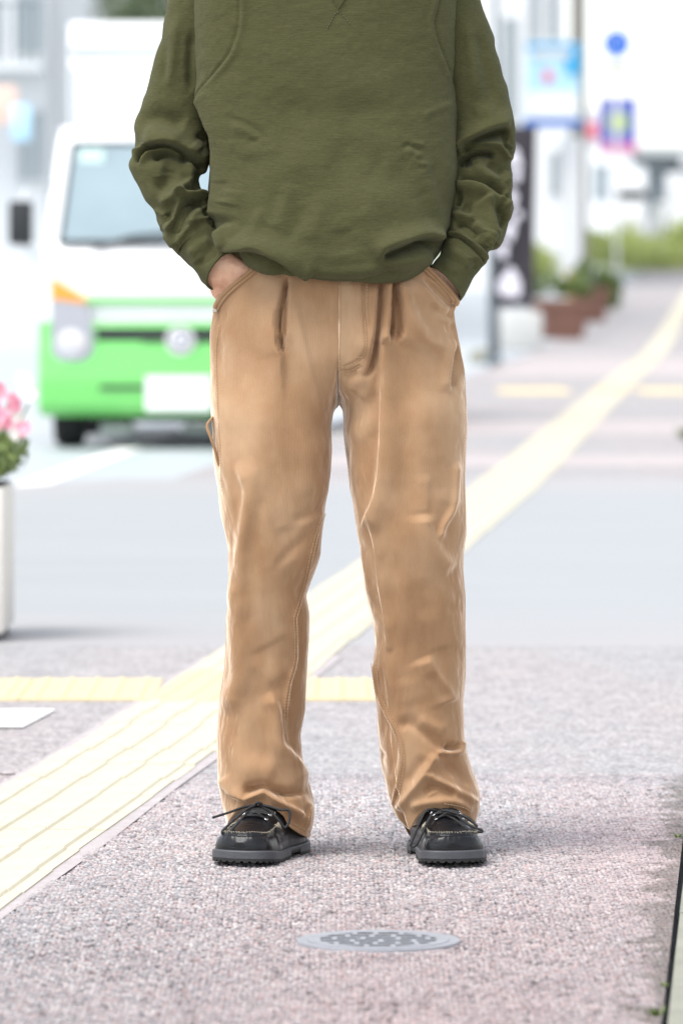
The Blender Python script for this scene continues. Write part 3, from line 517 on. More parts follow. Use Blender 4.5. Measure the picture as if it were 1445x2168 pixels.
STR = [
 (3, 42, 55, [(925, 655)]), (-2.4, 26, 26, [(850, 760), (856, 900), (862, 1020), (866, 1140)], .3), (2.4, 30, 34, [(900, 800), (896, 920), (890, 1040)], .3), (-2.2, 24, 24, [(936, 960), (925, 1060)], .3), (2.2, 34, 34, [(870, 1180), (862, 1280), (870, 1380)], .35), (-2, 26, 26, [(900, 1220), (902, 1320)], .35), (2, 30, 30, [(850, 1430), (870, 1500)], .35), (-2, 20, 20, [(812, 1130), (822, 1230), (838, 1330)], .35),
 (1.7, 4, 50, [(718.5, 570), (719.5, 640), (719, 700), (717, 757), (716, 796)], .08),           # fly edge
 (-1.6, 3, 3, [(767, 570), (768.5, 643), (772, 700), (774, 735), (768, 752), (750, 768), (722, 778)], .05), (-2.5, 4, 4, [(720, 787), (745, 783), (765, 772)], .2),
 (3, 16, 12, [(735, 830), (752, 812), (775, 800)]), (-4, 9, 9, [(722, 800), (735, 795), (760, 787)]),
 (-9, 4, 9, [(806, 580), (801, 640), (797, 700), (791, 745), (781, 784), (765, 800)], .15), (5, 30, 5, [(797, 590), (795, 660), (788, 720), (780, 765)], .2),
 (8, 24, 3, [(831, 575), (827, 632), (825, 674), (821, 704), (823, 730)], .12), (-9, 4, 5, [(834, 575), (832, 640), (830, 690), (824, 725)], .15),
 (6.5, 3, 40, [(845, 575), (850, 643), (855, 685), (852, 710), (843, 735)], .15), (-5, 6, 4, [(840, 600), (844, 660), (846, 700), (838, 728)], .2),
 (7.5, 5, 34, [(812, 690), (808, 730), (808, 768), (809, 830), (808, 913), (806, 954), (803, 1006), (800, 1022), (792, 1059), (779, 1090), (763, 1124)], .08),
 (-4, 14, 6, [(800, 760), (798, 840), (797, 920), (792, 990), (784, 1040), (770, 1075)], .15),
 (5.5, 12, 16, [(853, 590), (858, 620), (865, 650), (877, 682), (897, 713), (924, 731), (948, 728)], .15), (-4, 16, 14, [(868, 600), (882, 640), (902, 672), (926, 690), (950, 690)], .2),
 (4, 7, 7, [(900, 578), (925, 602), (948, 628), (962, 645)], .15), (-3.5, 6, 6, [(893, 585), (918, 612), (942, 636), (958, 652)], .15), (3, 8, 8, [(884, 590), (910, 622), (932, 648), (958, 658)]), (-4, 8, 7, [(905, 640), (930, 665), (962, 668)]), (4.5, 7, 9, [(918, 652), (940, 676), (962, 684)]), (-3, 8, 10, [(940, 700), (962, 690)]),
 (6, 18, 4, [(961, 715), (959, 735), (953, 768), (949, 809), (950, 835)], .2), (-7, 5, 11, [(965, 735), (961, 770), (957, 800), (955, 825)], .2), (3.5, 4, 10, [(965, 715), (971, 747), (979, 784), (971, 805), (970, 835)], .15),
 (2, 40, 60, [(930, 880)]),
 (-3, 16, 18, [(802, 812), (782, 850), (758, 884), (742, 920)], .3), (2, 16, 16, [(800, 870), (774, 905), (748, 950)], .3), (-2.5, 18, 18, [(798, 900), (772, 950), (756, 1010)], .3),
 (6, 26, 16, [(900, 1085), (904, 1121), (920, 1156), (936, 1181), (964, 1206)], .15),
 (5, 7, 7, [(968, 975), (966, 1010), (964, 1042), (958, 1080), (939, 1113), (930, 1148)], .12), (-3, 9, 14, [(972, 1060), (964, 1092), (950, 1118), (942, 1140)], .2), (-2, 16, 10, [(952, 1060), (940, 1092), (928, 1120), (920, 1135)], .2),
 (3, 26, 8, [(905, 1000), (902, 1050), (902, 1100)]),
 (3, 6, 7, [(762, 1150), (772, 1200), (778, 1240), (784, 1280)]), (3, 8, 9, [(786, 1288), (797, 1303), (813, 1322), (821, 1349), (823, 1384)], .15),
 (-2.5, 9, 11, [(935, 1286), (965, 1292), (990, 1302)], .4),
 (-3, 30, 8, [(900, 1396), (925, 1382), (955, 1376), (990, 1378)], .35), (5, 30, 10, [(902, 1388), (908, 1402), (918, 1421), (934, 1443), (948, 1462), (960, 1490)], .12), (-4, 10, 14, [(905, 1420), (925, 1452), (945, 1485)]),
 (2.6, 3, 5, [(788, 1400), (790, 1420), (797, 1463), (814, 1505), (832, 1538), (845, 1571), (849, 1608), (845, 1640), (839, 1671), (832, 1700), (830, 1712)], .05),
 (-4, 12, 3, [(784, 1430), (790, 1463), (806, 1505), (823, 1540), (834, 1575), (838, 1610), (834, 1645)], .15),
 (-5, 7, 16, [(846, 1550), (862, 1534), (895, 1555), (926, 1580), (950, 1594)], .12), (4, 20, 12, [(880, 1520), (910, 1535), (950, 1548)]),
 (-13, 8, 10, [(934, 1582), (953, 1584), (968, 1580), (974, 1568)], .3), (9, 7, 6, [(922, 1597), (936, 1592), (951, 1594), (968, 1593), (977, 1583), (979, 1566)], .12),
 (8.5, 7, 12, [(926, 1594), (916, 1608), (905, 1625), (876, 1666), (849, 1700), (837, 1716)], .1), (-4, 14, 12, [(905, 1600), (880, 1635), (858, 1665)]),
 (-8, 14, 14, [(935, 1608), (950, 1625), (975, 1640), (1000, 1668)], .25), (6.5, 10, 7, [(908, 1632), (914, 1644), (936, 1658), (967, 1675), (999, 1692), (1014, 1705)], .1),
 (-5, 9, 9, [(900, 1660), (912, 1665), (940, 1672), (965, 1686)], .2), (-3, 6, 6, [(895, 1680), (912, 1668)]), (3, 5, 5, [(900, 1688), (920, 1676), (935, 1672)]),
 (6.5, 12, 10, [(862, 1712), (880, 1704), (905, 1699), (947, 1696), (975, 1704), (1000, 1724)], .12), (-4, 6, 6, [(940, 1708), (970, 1712), (990, 1722)]), (-5, 9, 9, [(800, 1600), (815, 1592)], .4), (3, 10, 10, [(822, 1640), (832, 1690)]),
]
def leg(K, sgn, strokes):
    R, Cn = 470, 220
    th = 2*PI*(np.arange(Cn)+.5)/Cn; c, s = np.cos(th), np.sin(th)   # c=+1 picture right, s=+1 front
    fo, fi, fb = (smooth_curve(K[k], 1, 4) for k in ('o', 'i', 'bi'))
    hem = smooth_curve(K['hem'], .5, 2.5)
    v = np.linspace(0, 1, R)[:, None]; top = 545.
    fw = sstep(.0, .35, s)[None, :]; bw = sstep(.15, .5, -s)[None, :]
    xl_, xr_ = ((K['o'][-3][1], K['i'][-3][1]) if sgn < 0 else (K['i'][-3][1], K['o'][-3][1]))
    edge = K['hl']+(K['hr']-K['hl'])*(c+1)/2
    e = 2/2.25; cc, ss = cs(c, e), cs(s, e)
    def outline(py):
        fr = np.clip((s[None, :]+.3)/.6, 0, 1); fr = fr*fr*(3-2*fr)
        a = fo(py); b = fi(py)*fr+fb(py)*(1-fr)
        return (a, b) if sgn < 0 else (b, a)
    py = top+v*(edge[None, :]-top)
    for _ in range(4):
        l, r = outline(py); px = (l+r)/2+(r-l)/2*cc[None, :]
        h = hem(px[-1]); bot = edge*(1-fw[0])+h*fw[0]; bot = bot*(1-bw[0])+1768*bw[0]
        vv = v**1.0; py = top+vv*(bot[None, :]-top)
    # depth
    b_ = smooth_curve([(530, .105), (700, .118), (860, .108), (1000, .1), (1200, .084), (1400, .078), (1550, .082), (1700, .094), (1800, .100)], 1, 20)(py)
    yc = smooth_curve([(530, .014), (700, .004), (860, -.010), (1080, -.032), (1180, -.036), (1300, -.022), (1500, .004), (1700, .012), (1800, .012)], 1, 20)(py)
    yleg = yc-b_*ss[None, :]
    xh = np.clip(np.abs(px-716)/272, 0, 1); bf = smooth_curve([(530, .100), (600, .112), (720, .122), (860, .118), (1000, .115)], 1, 15)(py)
    sg = np.clip(s/.12, -1, 1)[None, :]; yhip = .008-sg*bf*(1-xh**2.5)**(1/2.1)*np.where(s < 0, 1.12, 1)[None, :]
    k = sstep(905, 745, py); y = yleg*(1-k)+yhip*k
    d = (D0+y)/F
    P = np.stack([(px-CX)*(D0/F)*(1+.35*(d*F/D0-1)), y, CAMH+(HZ-py)*(D0+y*1.0)/F], -1)
    P[..., 2] = np.maximum(P[..., 2], .014)
    # pocket mouth: the cloth beyond the opening lies deeper, behind the hand
    PX, PY = proj(P); front = sstep(-.1, .25, s)[None, :]+0*PX
    q = ((545-PX)*.69-(PY-560)*-.0) if sgn < 0 else 0
    line = ((PX-457)*(562-640)-(PY-640)*(540-457))/114. if sgn < 0 else ((PX-905)*(637-563)-(PY-563)*(971-905))/99.
    above = sstep(-1, 3, line)*front
    P[..., 1] += above*.034
    n = gnormal(P)
    D = stroke_field(PX, PY, [(q[0]*(1.25 if abs(q[0]) < 4.6 and max(q[1:3]) >= 9 else (2.1 if q[3][0][1] < 1500 else 1.45)),)+tuple(q[1:]) for q in strokes])*front*.001*(1-above)*sstep(572, 610, PY)
    w3 = np.stack([PX/60, PY/95, 0*PX+sgn*3+s[None, :]], -1)
    D += (vnoise(w3, 5)*.0016+vnoise(w3*2.3, 6)*.0009+vnoise(w3*np.array([5, 3, 2]), 7)*.0004)*(.4+.6*front)
    back = 1-front; D += back*(vnoise(np.stack([PX/40, PY/60, 0*PX+9], -1), 11)*.006)
    P = P+n*np.array((.45, 1., .8))*D[..., None]
    # hem: turn the edge in
    last = P[-1]; cen = last.mean(0); inn = [last+(cen-last)*f+np.array((0, 0, dz)) for f, dz in ((.012, -.0015), (.04, .0005), (.09, .004), (.3, .006))]
    P = np.concatenate([P, np.stack(inn)], 0)
    return P
PL, PR = leg(TL, -1, STL), leg(TR, 1, STR)
UL, UR = uvgrid(PL), uvgrid(PR); UR = UR+np.array((5., 0))
Rn, Cn = PL.shape[:2]; f1 = gridf(Rn, Cn); 
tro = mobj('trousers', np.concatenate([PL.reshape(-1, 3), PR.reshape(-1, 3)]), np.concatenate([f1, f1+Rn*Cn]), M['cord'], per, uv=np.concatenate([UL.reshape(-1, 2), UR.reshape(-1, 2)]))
def surf(P, px, py, lift=.0012):                               # nearest front point of a cloth grid seen at photo spot
    if not hasattr(surf, 'c'): surf.c = {}
    k = id(P)
    if k not in surf.c: X_, Y_ = proj(P); surf.c[k] = (X_, Y_, gnormal(P), P)
    X_, Y_, n, _ = surf.c[k]; d = np.hypot(X_-px, Y_-py); rad = 4.5
    ok = d < max(rad, d.min()+1.5); yy = np.where(ok, P[..., 1], 9); i = np.unravel_index(np.argmin(yy), yy.shape)
    p = P[i]+n[i]*lift; q = W(px, py, p[1]); return np.array([q[0], p[1], q[2]])
def on(P, pts, lift=.0012, step=3.0, n=8):
    q = np.array(bez(pts, n)); L = np.concatenate([[0], np.cumsum(np.hypot(*(q[1:]-q[:-1]).T))]); t = np.arange(0, L[-1]+.1, step)
    S = np.array([surf(P, np.interp(a, L, q[:, 0]), np.interp(a, L, q[:, 1]), lift) for a in t])
    S2 = S.copy()
    if len(S) > 4:
        for k in range(1, len(S)-1): S2[k, 1] = np.median(S[max(0, k-2):k+3, 1])
        S2[1:-1, 1] = (S2[:-2, 1]+2*S2[1:-1, 1]+S2[2:, 1])/4
    return S2
def stitches(P, lines, name, mat, parent, r=.00055, ln=5.0, gap=2.2, lift=.0008):
    for pts in lines:
        mb = MB(); S = on(P, pts, lift, .8)
        k = 0; n = int(ln/.8); g = int(gap/.8)
        while k+n < len(S): mb.tube([S[k]+np.array((0, .0006, 0)), S[k+n//2], S[k+n]+np.array((0, .0006, 0))], r, 5); k += n+g
        mb.build(name, mat, parent, True)
inA = [(684, 1088), (669, 1134), (656, 1188), (646, 1235), (627, 1298), (624, 1312), (626, 1354), (625, 1400), (611, 1453), (604, 1505), (606, 1556)]
inB = [(789, 1404), (793, 1440), (797, 1463), (814, 1505), (832, 1538), (845, 1571), (849, 1608), (845, 1640), (839, 1671), (832, 1704)]
off = lambda L, d: [(x+d, y) for x, y in L]
stitches(PL, [off(inA, -2), off(inA, 5)], 'inseam_stitching', M['thread'], tro)
stitches(PR, [off(inB, -4), off(inB, 6)], 'inseam_stitching', M['thread'], tro)
stitches(PR, [[(719, 590), (720, 640), (719.5, 700), (717.5, 757), (716.5, 790)], [(767, 590), (768.5, 643), (773, 690), (775, 728), (768, 752), (750, 768), (722, 779)], [(777, 592), (777, 643), (779, 690)], [(720, 787), (745, 783), (766, 771)], [(756, 757), (770, 755), (775, 744)]], 'fly_stitching', M['thread'], tro, lift=.0006)
stitches(PR, [[(967, 722), (973, 747), (982, 784), (985, 850), (985, 905), (983, 965), (982, 1032), (984, 1084), (983, 1125), (977, 1165)], [(1000, 1722), (985, 1712), (965, 1706), (940, 1702)][::-1]], 'outseam_stitching', M['thread'], tro)
stitches(PL, [[(612, 1738), (637, 1753), (656, 1761)], [(640, 1762), (652, 1738), (660, 1700)], [(464, 690), (457, 740), (459, 830), (462, 900), (466, 980), (469, 1040)]], 'hem_stitching', M['thread'], tro)
# pocket welts: a folded double edge standing off the hand
def band(pts, wd, th, name, mat, parent, yoff):
    q = bez(pts, 6); c = np.array([W(x, y, yy) for x, y, yy in q]); mb = MB(); mb.tube(c, wd, 12, True, th); return mb.build(name, mat, parent, True)
def welt(P, pts, sg, name):
    q = np.array(bez(pts, 8)); V = []
    nrm = np.gradient(q, axis=0); nrm /= np.linalg.norm(nrm, axis=1, keepdims=True); nr = np.stack([-nrm[:, 1], nrm[:, 0]], 1)*sg
    prof = [(-3, -.010), (-2.6, .0005), (-1, .0032), (1.5, .0036), (4, .0036), (6, .0022), (6.8, .0012), (7.6, .0030), (10, .0034), (12.5, .0024), (14, -.001)]
    for k, p in enumerate(q):
        S = surf(P, *(p+nr[k]*9), 0)
        for o_, l in prof: V.append(W(*(p+nr[k]*o_), S[1]-l))
    V = np.array(V); n = len(prof); Y = V[:, 1].reshape(-1, n); Y[:] = np.array([np.convolve(np.pad(Y[:, j], 3, 'edge'), np.ones(7)/7, 'valid') for j in range(n)]).T; V[:, 1] = Y.ravel()
    uv = np.stack([np.tile(np.array([a for a, _ in prof])*.00077, len(q)), np.repeat(np.arange(len(q))*.004, n)], 1)
    return mobj(name, V, gridf(len(q), n, False), M['cord'], tro, uv=uv)
welt(PL, [(549, 553), (540, 562), (515, 583), (490, 603), (470, 622), (457, 640), (452, 652)], -1, 'pocket_welt')
welt(PR, [(896, 555), (905, 565), (926, 584), (948, 606), (962, 623), (970, 637), (966, 648)], 1, 'pocket_welt')
stitches(PL, [[(549, 566), (520, 590), (495, 611), (474, 632), (462, 648)]], 'pocket_stitching', M['thread'], tro, lift=.0046)
stitches(PR, [[(896, 569), (918, 588), (940, 611), (956, 632), (962, 642)]], 'pocket_stitching', M['thread'], tro, lift=.0046)
mb = MB(); q = bez([(462, 985, -.062), (453, 950, -.066), (443, 922, -.066), (437, 904, -.062), (440, 893, -.058), (446, 886, -.05), (453, 878, -.036)], 6)
C_ = np.array([W(*p) for p in q]); wd = np.array((.0, .012, .0)); Vv = np.concatenate([C_+np.array((0, .013, 0)), C_-np.array((.001, .013, 0)), C_-np.array((-.0035, .013, 0)), C_+np.array((.0035, .013, 0))]).reshape(4, -1, 3).transpose(1, 0, 2)
mobj('hammer_loop', Vv.reshape(-1, 3), gridf(len(C_), 4, True), M['cord'], tro, uv=np.tile(np.stack([np.arange(4)*.01, np.arange(4)*.0], -1), (len(C_), 1)))
b_ = MB(); p = W(454, 658, -.05); b_.box(p[0]-.003, p[0]+.004, p[1]-.002, p[1]+.004, p[2]-.003, p[2]+.003, .001); b_.build('rivet', M['brass'], tro)

# ---- sweatshirt body
swe_knit = M['knit']
def torso():
    R, Cn = 440, 300
    th = 2*PI*(np.arange(Cn)+.5)/Cn; c, s = np.cos(th), np.sin(th); e = 2/2.5; cc, ss = cs(c, e), cs(s, e)
    rowsL = [(0, -150, 648), (.03, -138, 610), (.07, -118, 520), (.11, -98, 452), (.16, -62, 420), (.25, 0, 413), (.36, 93, 411), (.47, 187, 413), (.53, 240, 424), (.58, 283, 436), (.62, 316, 443), (.69, 372, 443), (.75, 418, 444), (.80, 449, 443), (.85, 466, 446), (.9, 478, 453), (.95, 490, 460), (1, 502, 466)]
    rowsR = [(0, -150, 797), (.03, -138, 835), (.07, -118, 925), (.11, -98, 990), (.16, -62, 968), (.25, 0, 966), (.36, 93, 963), (.47, 187, 961), (.53, 240, 964), (.58, 283, 966), (.62, 316, 968), (.69, 372, 968), (.75, 405, 966), (.80, 445, 960), (.85, 475, 953), (.9, 497, 947), (.95, 513, 941), (1, 527, 935)]
    g = lambda rr, j: (lambda q: np.interp(q, [a[0] for a in rr], [a[j] for a in rr]))
    v = np.linspace(0, 1, R)[:, None]
    sm = lambda f: (lambda q: sum(f(np.clip(q+o, 0, 1)) for o in (-.012, -.006, 0, .006, .012))/5)
    pl, xl, pr, xr = sm(g(rowsL, 1))(v), sm(g(rowsL, 2))(v), sm(g(rowsR, 1))(v), sm(g(rowsR, 2))(v)
    sag = 79*sstep(.45, 1.0, v)
    px = (xl+xr)/2+(xr-xl)/2*cc[None, :]
    py = pl+(pr-pl)*(cc[None, :]+1)/2+sag*(1-np.abs(c[None, :])**4.0)*np.where(s >= 0, 1, .75)[None, :]
    b_ = smooth_curve([(-.05, .05), (0, .055), (.05, .075), (.12, .090), (.25, .098), (.5, .116), (.75, .158), (.87, .172), (.95, .162), (1, .140)], .005, 5)(v)
    y = .012-b_*ss[None, :]
    P = np.stack([(px-CX)*(D0+.35*y)/F, y, CAMH+(HZ-py)*(D0+y)/F], -1)
    n = gnormal(P); PX, PY = proj(P); front = sstep(-.15, .3, s)[None, :]+0*PX
    ST = [
     (7, 4, 50, [(405, 205), (424, 214), (433, 240), (447, 268), (456, 290), (459, 345), (460, 397), (456, 436), (450, 470)], .08), (-9, 18, 5, [(418, 215), (428, 245), (440, 278), (448, 310), (448, 350)], .2),
     (-1.6, 2.6, 2.6, [(500, -40), (506, 10), (503, 55), (487, 108), (455, 153), (432, 182), (421, 205), (424, 222)], .04), (1.6, 6, 6, [(507, -40), (514, 10), (511, 58), (495, 112), (462, 158), (436, 190)], .05),
     (-1.6, 2.6, 2.6, [(936, -40), (929, 8), (921, 40), (924, 66), (932, 95), (946, 132), (958, 162)], .04), (1.4, 6, 6, [(927, -40), (920, 8), (912, 40), (915, 70), (923, 100), (938, 138), (952, 168)], .05),
     (-1.50, 8.0, 6.9, [(478, 245), (505, 256), (530, 268), (552, 284), (572, 294)], .2), (1.50, 9.2, 9.2, [(490, 268), (520, 276), (548, 292), (566, 304)], .2), (-1.25, 6.9, 6.9, [(520, 302), (545, 296), (570, 290)]), (-0.75, 5.8, 9.2, [(470, 292), (500, 296), (530, 290)]), (1.25, 9.2, 9.2, [(560, 272), (580, 300), (582, 330)]), (1.00, 11.5, 11.5, [(500, 330), (560, 318), (600, 330)]),
     (1.50, 11.5, 8.0, [(890, 246), (915, 236), (945, 224), (962, 216)], .2), (-1.10, 9.2, 9.2, [(905, 250), (940, 236)]),
     (-1.75, 5.8, 4.6, [(848, 318), (862, 306), (880, 312), (898, 318)], .25), (1.50, 5.8, 5.8, [(866, 300), (880, 304), (900, 310)], .25), (-1.50, 4.6, 5.8, [(868, 325), (880, 334), (896, 340)], .25), (1.50, 5.8, 5.8, [(858, 314), (874, 326), (886, 338)], .25), (-1.25, 5.8, 5.8, [(884, 350), (898, 362)], .3), (1.00, 5.8, 5.8, [(890, 345), (902, 352)], .3), (-1.00, 8.0, 8.0, [(845, 335), (870, 345)]),
     (2.2, 18, 14, [(872, 318), (886, 340), (899, 362), (910, 392), (920, 425), (931, 458), (941, 492)], .12), (-1.5, 12, 16, [(890, 395), (900, 430), (915, 470), (925, 500)], .2), (-1.5, 16, 16, [(912, 345), (930, 400), (944, 450)], .2),
     (1.8, 16, 16, [(616, 385), (604, 425), (590, 460), (578, 490)], .15), (-1.3, 16, 16, [(590, 400), (578, 440), (566, 476)]), (2.5, 14, 14, [(560, 440), (540, 480), (520, 510)]), (-2, 14, 14, [(640, 430), (625, 480), (600, 520)]), (2.5, 20, 20, [(690, 400), (672, 460), (650, 520)]), (2, 18, 18, [(760, 440), (790, 490), (800, 520)]), (-2, 20, 20, [(720, 480), (735, 540)]), (2, 20, 20, [(500, 400), (490, 440)]), (-2, 14, 14, [(478, 380), (482, 430)]),
     (-3, 50, 30, [(700, 300), (760, 330), (830, 350)]), (3, 60, 40, [(620, 350)]), (2, 60, 60, [(700, 150)]), (-2.5, 40, 30, [(845, 380)]), (2.5, 40, 40, [(780, 430)]), (-2, 60, 30, [(560, 220), (700, 250), (840, 230)]),
     # blouse over the rib at the left
     (11, 5, 26, [(466, 478), (478, 500), (492, 521), (520, 526), (546, 527), (577, 541), (608, 557), (636, 576), (664, 588)], .08), (-8, 20, 4, [(472, 504), (492, 530), (525, 538), (560, 548), (590, 562), (620, 578)], .15),
     (2.5, 12, 4, [(478, 470), (486, 496), (493, 520)], .2),
     # deep fold at the right
     (13, 10, 26, [(790, 545), (815, 532), (842, 520), (868, 512), (892, 503), (915, 504), (938, 514)], .15), (-17, 10, 9, [(806, 544), (832, 534), (858, 524), (886, 513), (912, 514), (934, 524)], .14), (8, 16, 16, [(812, 562), (850, 552), (890, 545), (918, 536)], .2),
     (6, 18, 14, [(640, 570), (700, 580), (770, 576), (820, 566)], .2), (-5, 8, 30, [(560, 566), (620, 584), (700, 594), (780, 590), (860, 572)], .1)]
    D = stroke_field(PX, PY, ST)*.0019*front
    w3 = np.stack([PX/75, PY/60, 0*PX+s[None, :]*2], -1)
    D += (vnoise(w3, 31)*.0022+vnoise(w3*2.4, 32)*.0010+vnoise(w3*np.array([5, 6, 3]), 33)*.0004)*sstep(-80, 0, PY)
    D += (1-front)*vnoise(np.stack([PX/50, PY/40, 0*PX+5], -1), 34)*.006
    P = P+n*D[..., None]
    last = P[-1]; cen = last.mean(0); inn = [last+(cen-last)*np.array((f, f, 0))+np.array((0, 0, dz)) for f, dz in ((.01, -.003), (.03, -.002), (.055, .006), (.075, .03), (.10, .07))]
    return np.concatenate([P, np.stack(inn)], 0)
PT = torso(); UT = uvgrid(PT)
swe = mobj('sweatshirt', PT.reshape(-1, 3), gridf(*PT.shape[:2]), swe_knit, per, uv=UT)
# ---- sleeves: stations (outer x,y, inner x,y, depth y, front bulge px, depth ratio)
def sleeve(stn, strokes, seed, R=300, Cn=130, closed=True, name='sleeve', mat=None, exp=2.2):
    S = np.array(stn, float); t = np.concatenate([[0], np.cumsum(np.hypot(*np.diff((S[:, :2]+S[:, 2:4])/2, axis=0).T)+.35*np.hypot(*np.diff(S[:, :2], axis=0).T))]); q = np.linspace(0, t[-1], R)
    k = np.exp(-.5*(np.arange(-9, 10)/2.3)**2); k /= k.sum()
    G = np.array([np.convolve(np.pad(np.interp(q, t, S[:, j]), 9, 'reflect', reflect_type='odd'), k, 'valid') for j in range(7)]).T
    o, i = G[:, None, 0:2], G[:, None, 2:4]; th = 2*PI*(np.arange(Cn)+.5)/Cn; c, s = np.cos(th)[None, :], np.sin(th)[None, :]; e = 2/exp
    cc, ss = cs(c, e), cs(s, e)
    xy = (o+i)/2+(i-o)/2*cc[..., None]; hw = np.hypot(*(i-o)[:, 0].T)[:, None]/2*D0/F
    cdir = np.gradient((o+i)[:, 0]/2, axis=0); cdir /= np.linalg.norm(cdir, axis=1, keepdims=True)
    xy = xy-cdir[:, None, :]*(G[:, 5][:, None]*ss)[..., None]
    y = G[:, 4][:, None]-hw*G[:, 6][:, None]*ss
    P = np.stack([(xy[..., 0]-CX)*(D0+G[:, 4][:, None])/F, y, CAMH+(HZ-xy[..., 1])*(D0+y)/F], -1)
    n = gnormal(P); PX, PY = proj(P); front = sstep(-.15, .3, s)+0*PX
    D = stroke_field(PX, PY, strokes)*.0023*front
    w3 = np.stack([PX/40, PY/40, 0*PX+s*1.5+seed], -1); D += vnoise(w3, seed)*.0016+vnoise(w3*2.3, seed+1)*.0008+vnoise(w3*5, seed+2)*.0003
    D += (1-front)*vnoise(np.stack([PX/30, PY/26, 0*PX+seed], -1), seed+5)*.006
    P = P+n*np.array((.4, 1, .75))*D[..., None]
    if closed:
        last = P[-1]; cen = last.mean(0); dr = P[-1].mean(0)-P[-6].mean(0); dr /= np.linalg.norm(dr)
        inn = [last+(cen-last)*f+dr*d_ for f, d_ in ((.02, .0012), (.07, .0012), (.10, -.002), (.13, -.02), (.15, -.05))]; P = np.concatenate([P, np.stack(inn)], 0)
    ob = mobj(name, P.reshape(-1, 3), gridf(*P.shape[:2]), mat or swe_knit, swe, uv=uvgrid(P)); return P, ob
SL = [(470, -118, 530, -60, .03, 0, .9), (418, -95, 510, -30, .034, 0, .95), (382, -55, 492, -8, .036, 0, .9), (357, 0, 484, 10, .036, 0, .86), (343, 68, 476, 66, .036, 0, .84), (325, 134, 462, 130, .034, 0, .82), (309, 199, 446, 200, .032, 0, .8), (291, 240, 440, 256, .03, 2, .78), (284, 272, 442, 305, .026, 4, .76), (288, 303, 445, 340, .022, 4, .72), (288, 320, 440, 368, .014, 4, .68), (273, 340, 424, 374, .004, 6, .70), (271, 354, 420, 382, .0, 8, .70), (283, 378, 422, 394, -.005, 8, .70), (295, 401, 428, 405, -.010, 9, .72), (310, 428, 441, 420, -.016, 10, .74), (328, 449, 444, 438, -.022, 10, .75), (337, 476, 446, 455, -.028, 12, .76), (350, 508, 449, 468, -.034, 13, .78), (366, 530, 453, 476, -.039, 13, .80), (376, 538, 455, 480, -.042, 13, .80)]
STSL = [
 (-5, 24, 20, [(286, 255), (320, 250), (360, 254), (395, 268)], .2), (4, 18, 18, [(300, 285), (345, 280), (390, 300)], .25), (-3.5, 6, 6, [(415, 285), (440, 300)]), (3, 14, 14, [(405, 305), (420, 322)]),
 (10, 7, 22, [(300, 312), (312, 306), (330, 304), (352, 303), (384, 314), (412, 333), (436, 354)], .12),
 (-12, 6, 7, [(284, 345), (296, 334), (309, 321), (328, 313), (352, 310), (384, 322), (413, 344), (436, 366)], .1),
 (7, 6, 8, [(276, 330), (292, 322), (305, 314), (312, 305)], .2),
 (8, 6, 6, [(290, 345), (304, 336), (318, 326), (336, 317), (353, 316), (372, 322), (388, 333)], .12), (-8, 7, 5, [(322, 338), (332, 331), (345, 327), (366, 326), (386, 334), (398, 345)], .15),
 (6, 10, 9, [(392, 340), (403, 354), (406, 376), (398, 390), (384, 400), (364, 417), (334, 430)], .12), (-5, 16, 14, [(340, 356), (362, 364), (352, 386), (326, 404)], .2), (-6, 8, 8, [(414, 360), (416, 382), (404, 398)], .2), (-5, 7, 7, [(386, 404), (404, 404), (422, 406)], .25),
 (9, 8, 7, [(362, 413), (378, 410), (404, 413), (430, 415), (442, 424)], .12), (7, 8, 10, [(378, 413), (380, 434), (374, 458), (360, 478), (348, 492)], .15), (-11, 10, 8, [(370, 498), (375, 472), (388, 448), (408, 430), (428, 425), (440, 430)], .12), (5, 10, 10, [(398, 478), (412, 456), (430, 446)], .2), (-4, 9, 9, [(352, 450), (362, 470)]), (-5, 6, 6, [(432, 440), (440, 460)]),
 (2.5, 4, 4, [(326, 442), (345, 456), (358, 466)], .2), (3.5, 9, 9, [(344, 494), (356, 508), (368, 524)], .2), (3, 6, 8, [(374, 520), (384, 500), (402, 480), (424, 466), (444, 466)], .1), (-3, 10, 10, [(330, 60), (350, 120), (345, 180)]), (3, 12, 12, [(372, 20), (366, 100), (352, 190)]), (-4, 8, 10, [(405, 60), (402, 140), (404, 200)])]
_, slv = sleeve(SL, STSL, 51)
CL = [(374, 531, 454, 474, -.040, 14, .80), (380, 538, 457, 479, -.042, 14, .78), (393, 550, 465, 500, -.046, 15, .78), (409, 571, 478, 519, -.052, 18, .78), (426, 592, 488, 529, -.058, 20, .78), (440, 609, 496, 537, -.062, 21, .78)]
sleeve(CL, [(3.2, 5, 5, [(374, 530), (377, 514), (395, 490), (422, 470), (443, 468), (456, 476)], .05), (-3, 2.5, 3, [(381, 534), (384, 518), (400, 496), (425, 477), (445, 475), (458, 482)], .05), (2.5, 12, 12, [(400, 545), (420, 520), (450, 505)]), (-2, 10, 10, [(420, 570), (440, 545), (465, 530)]), (2, 10, 10, [(398, 520), (420, 560)])], 61, 90, 110, True, 'cuff', M['rib'])
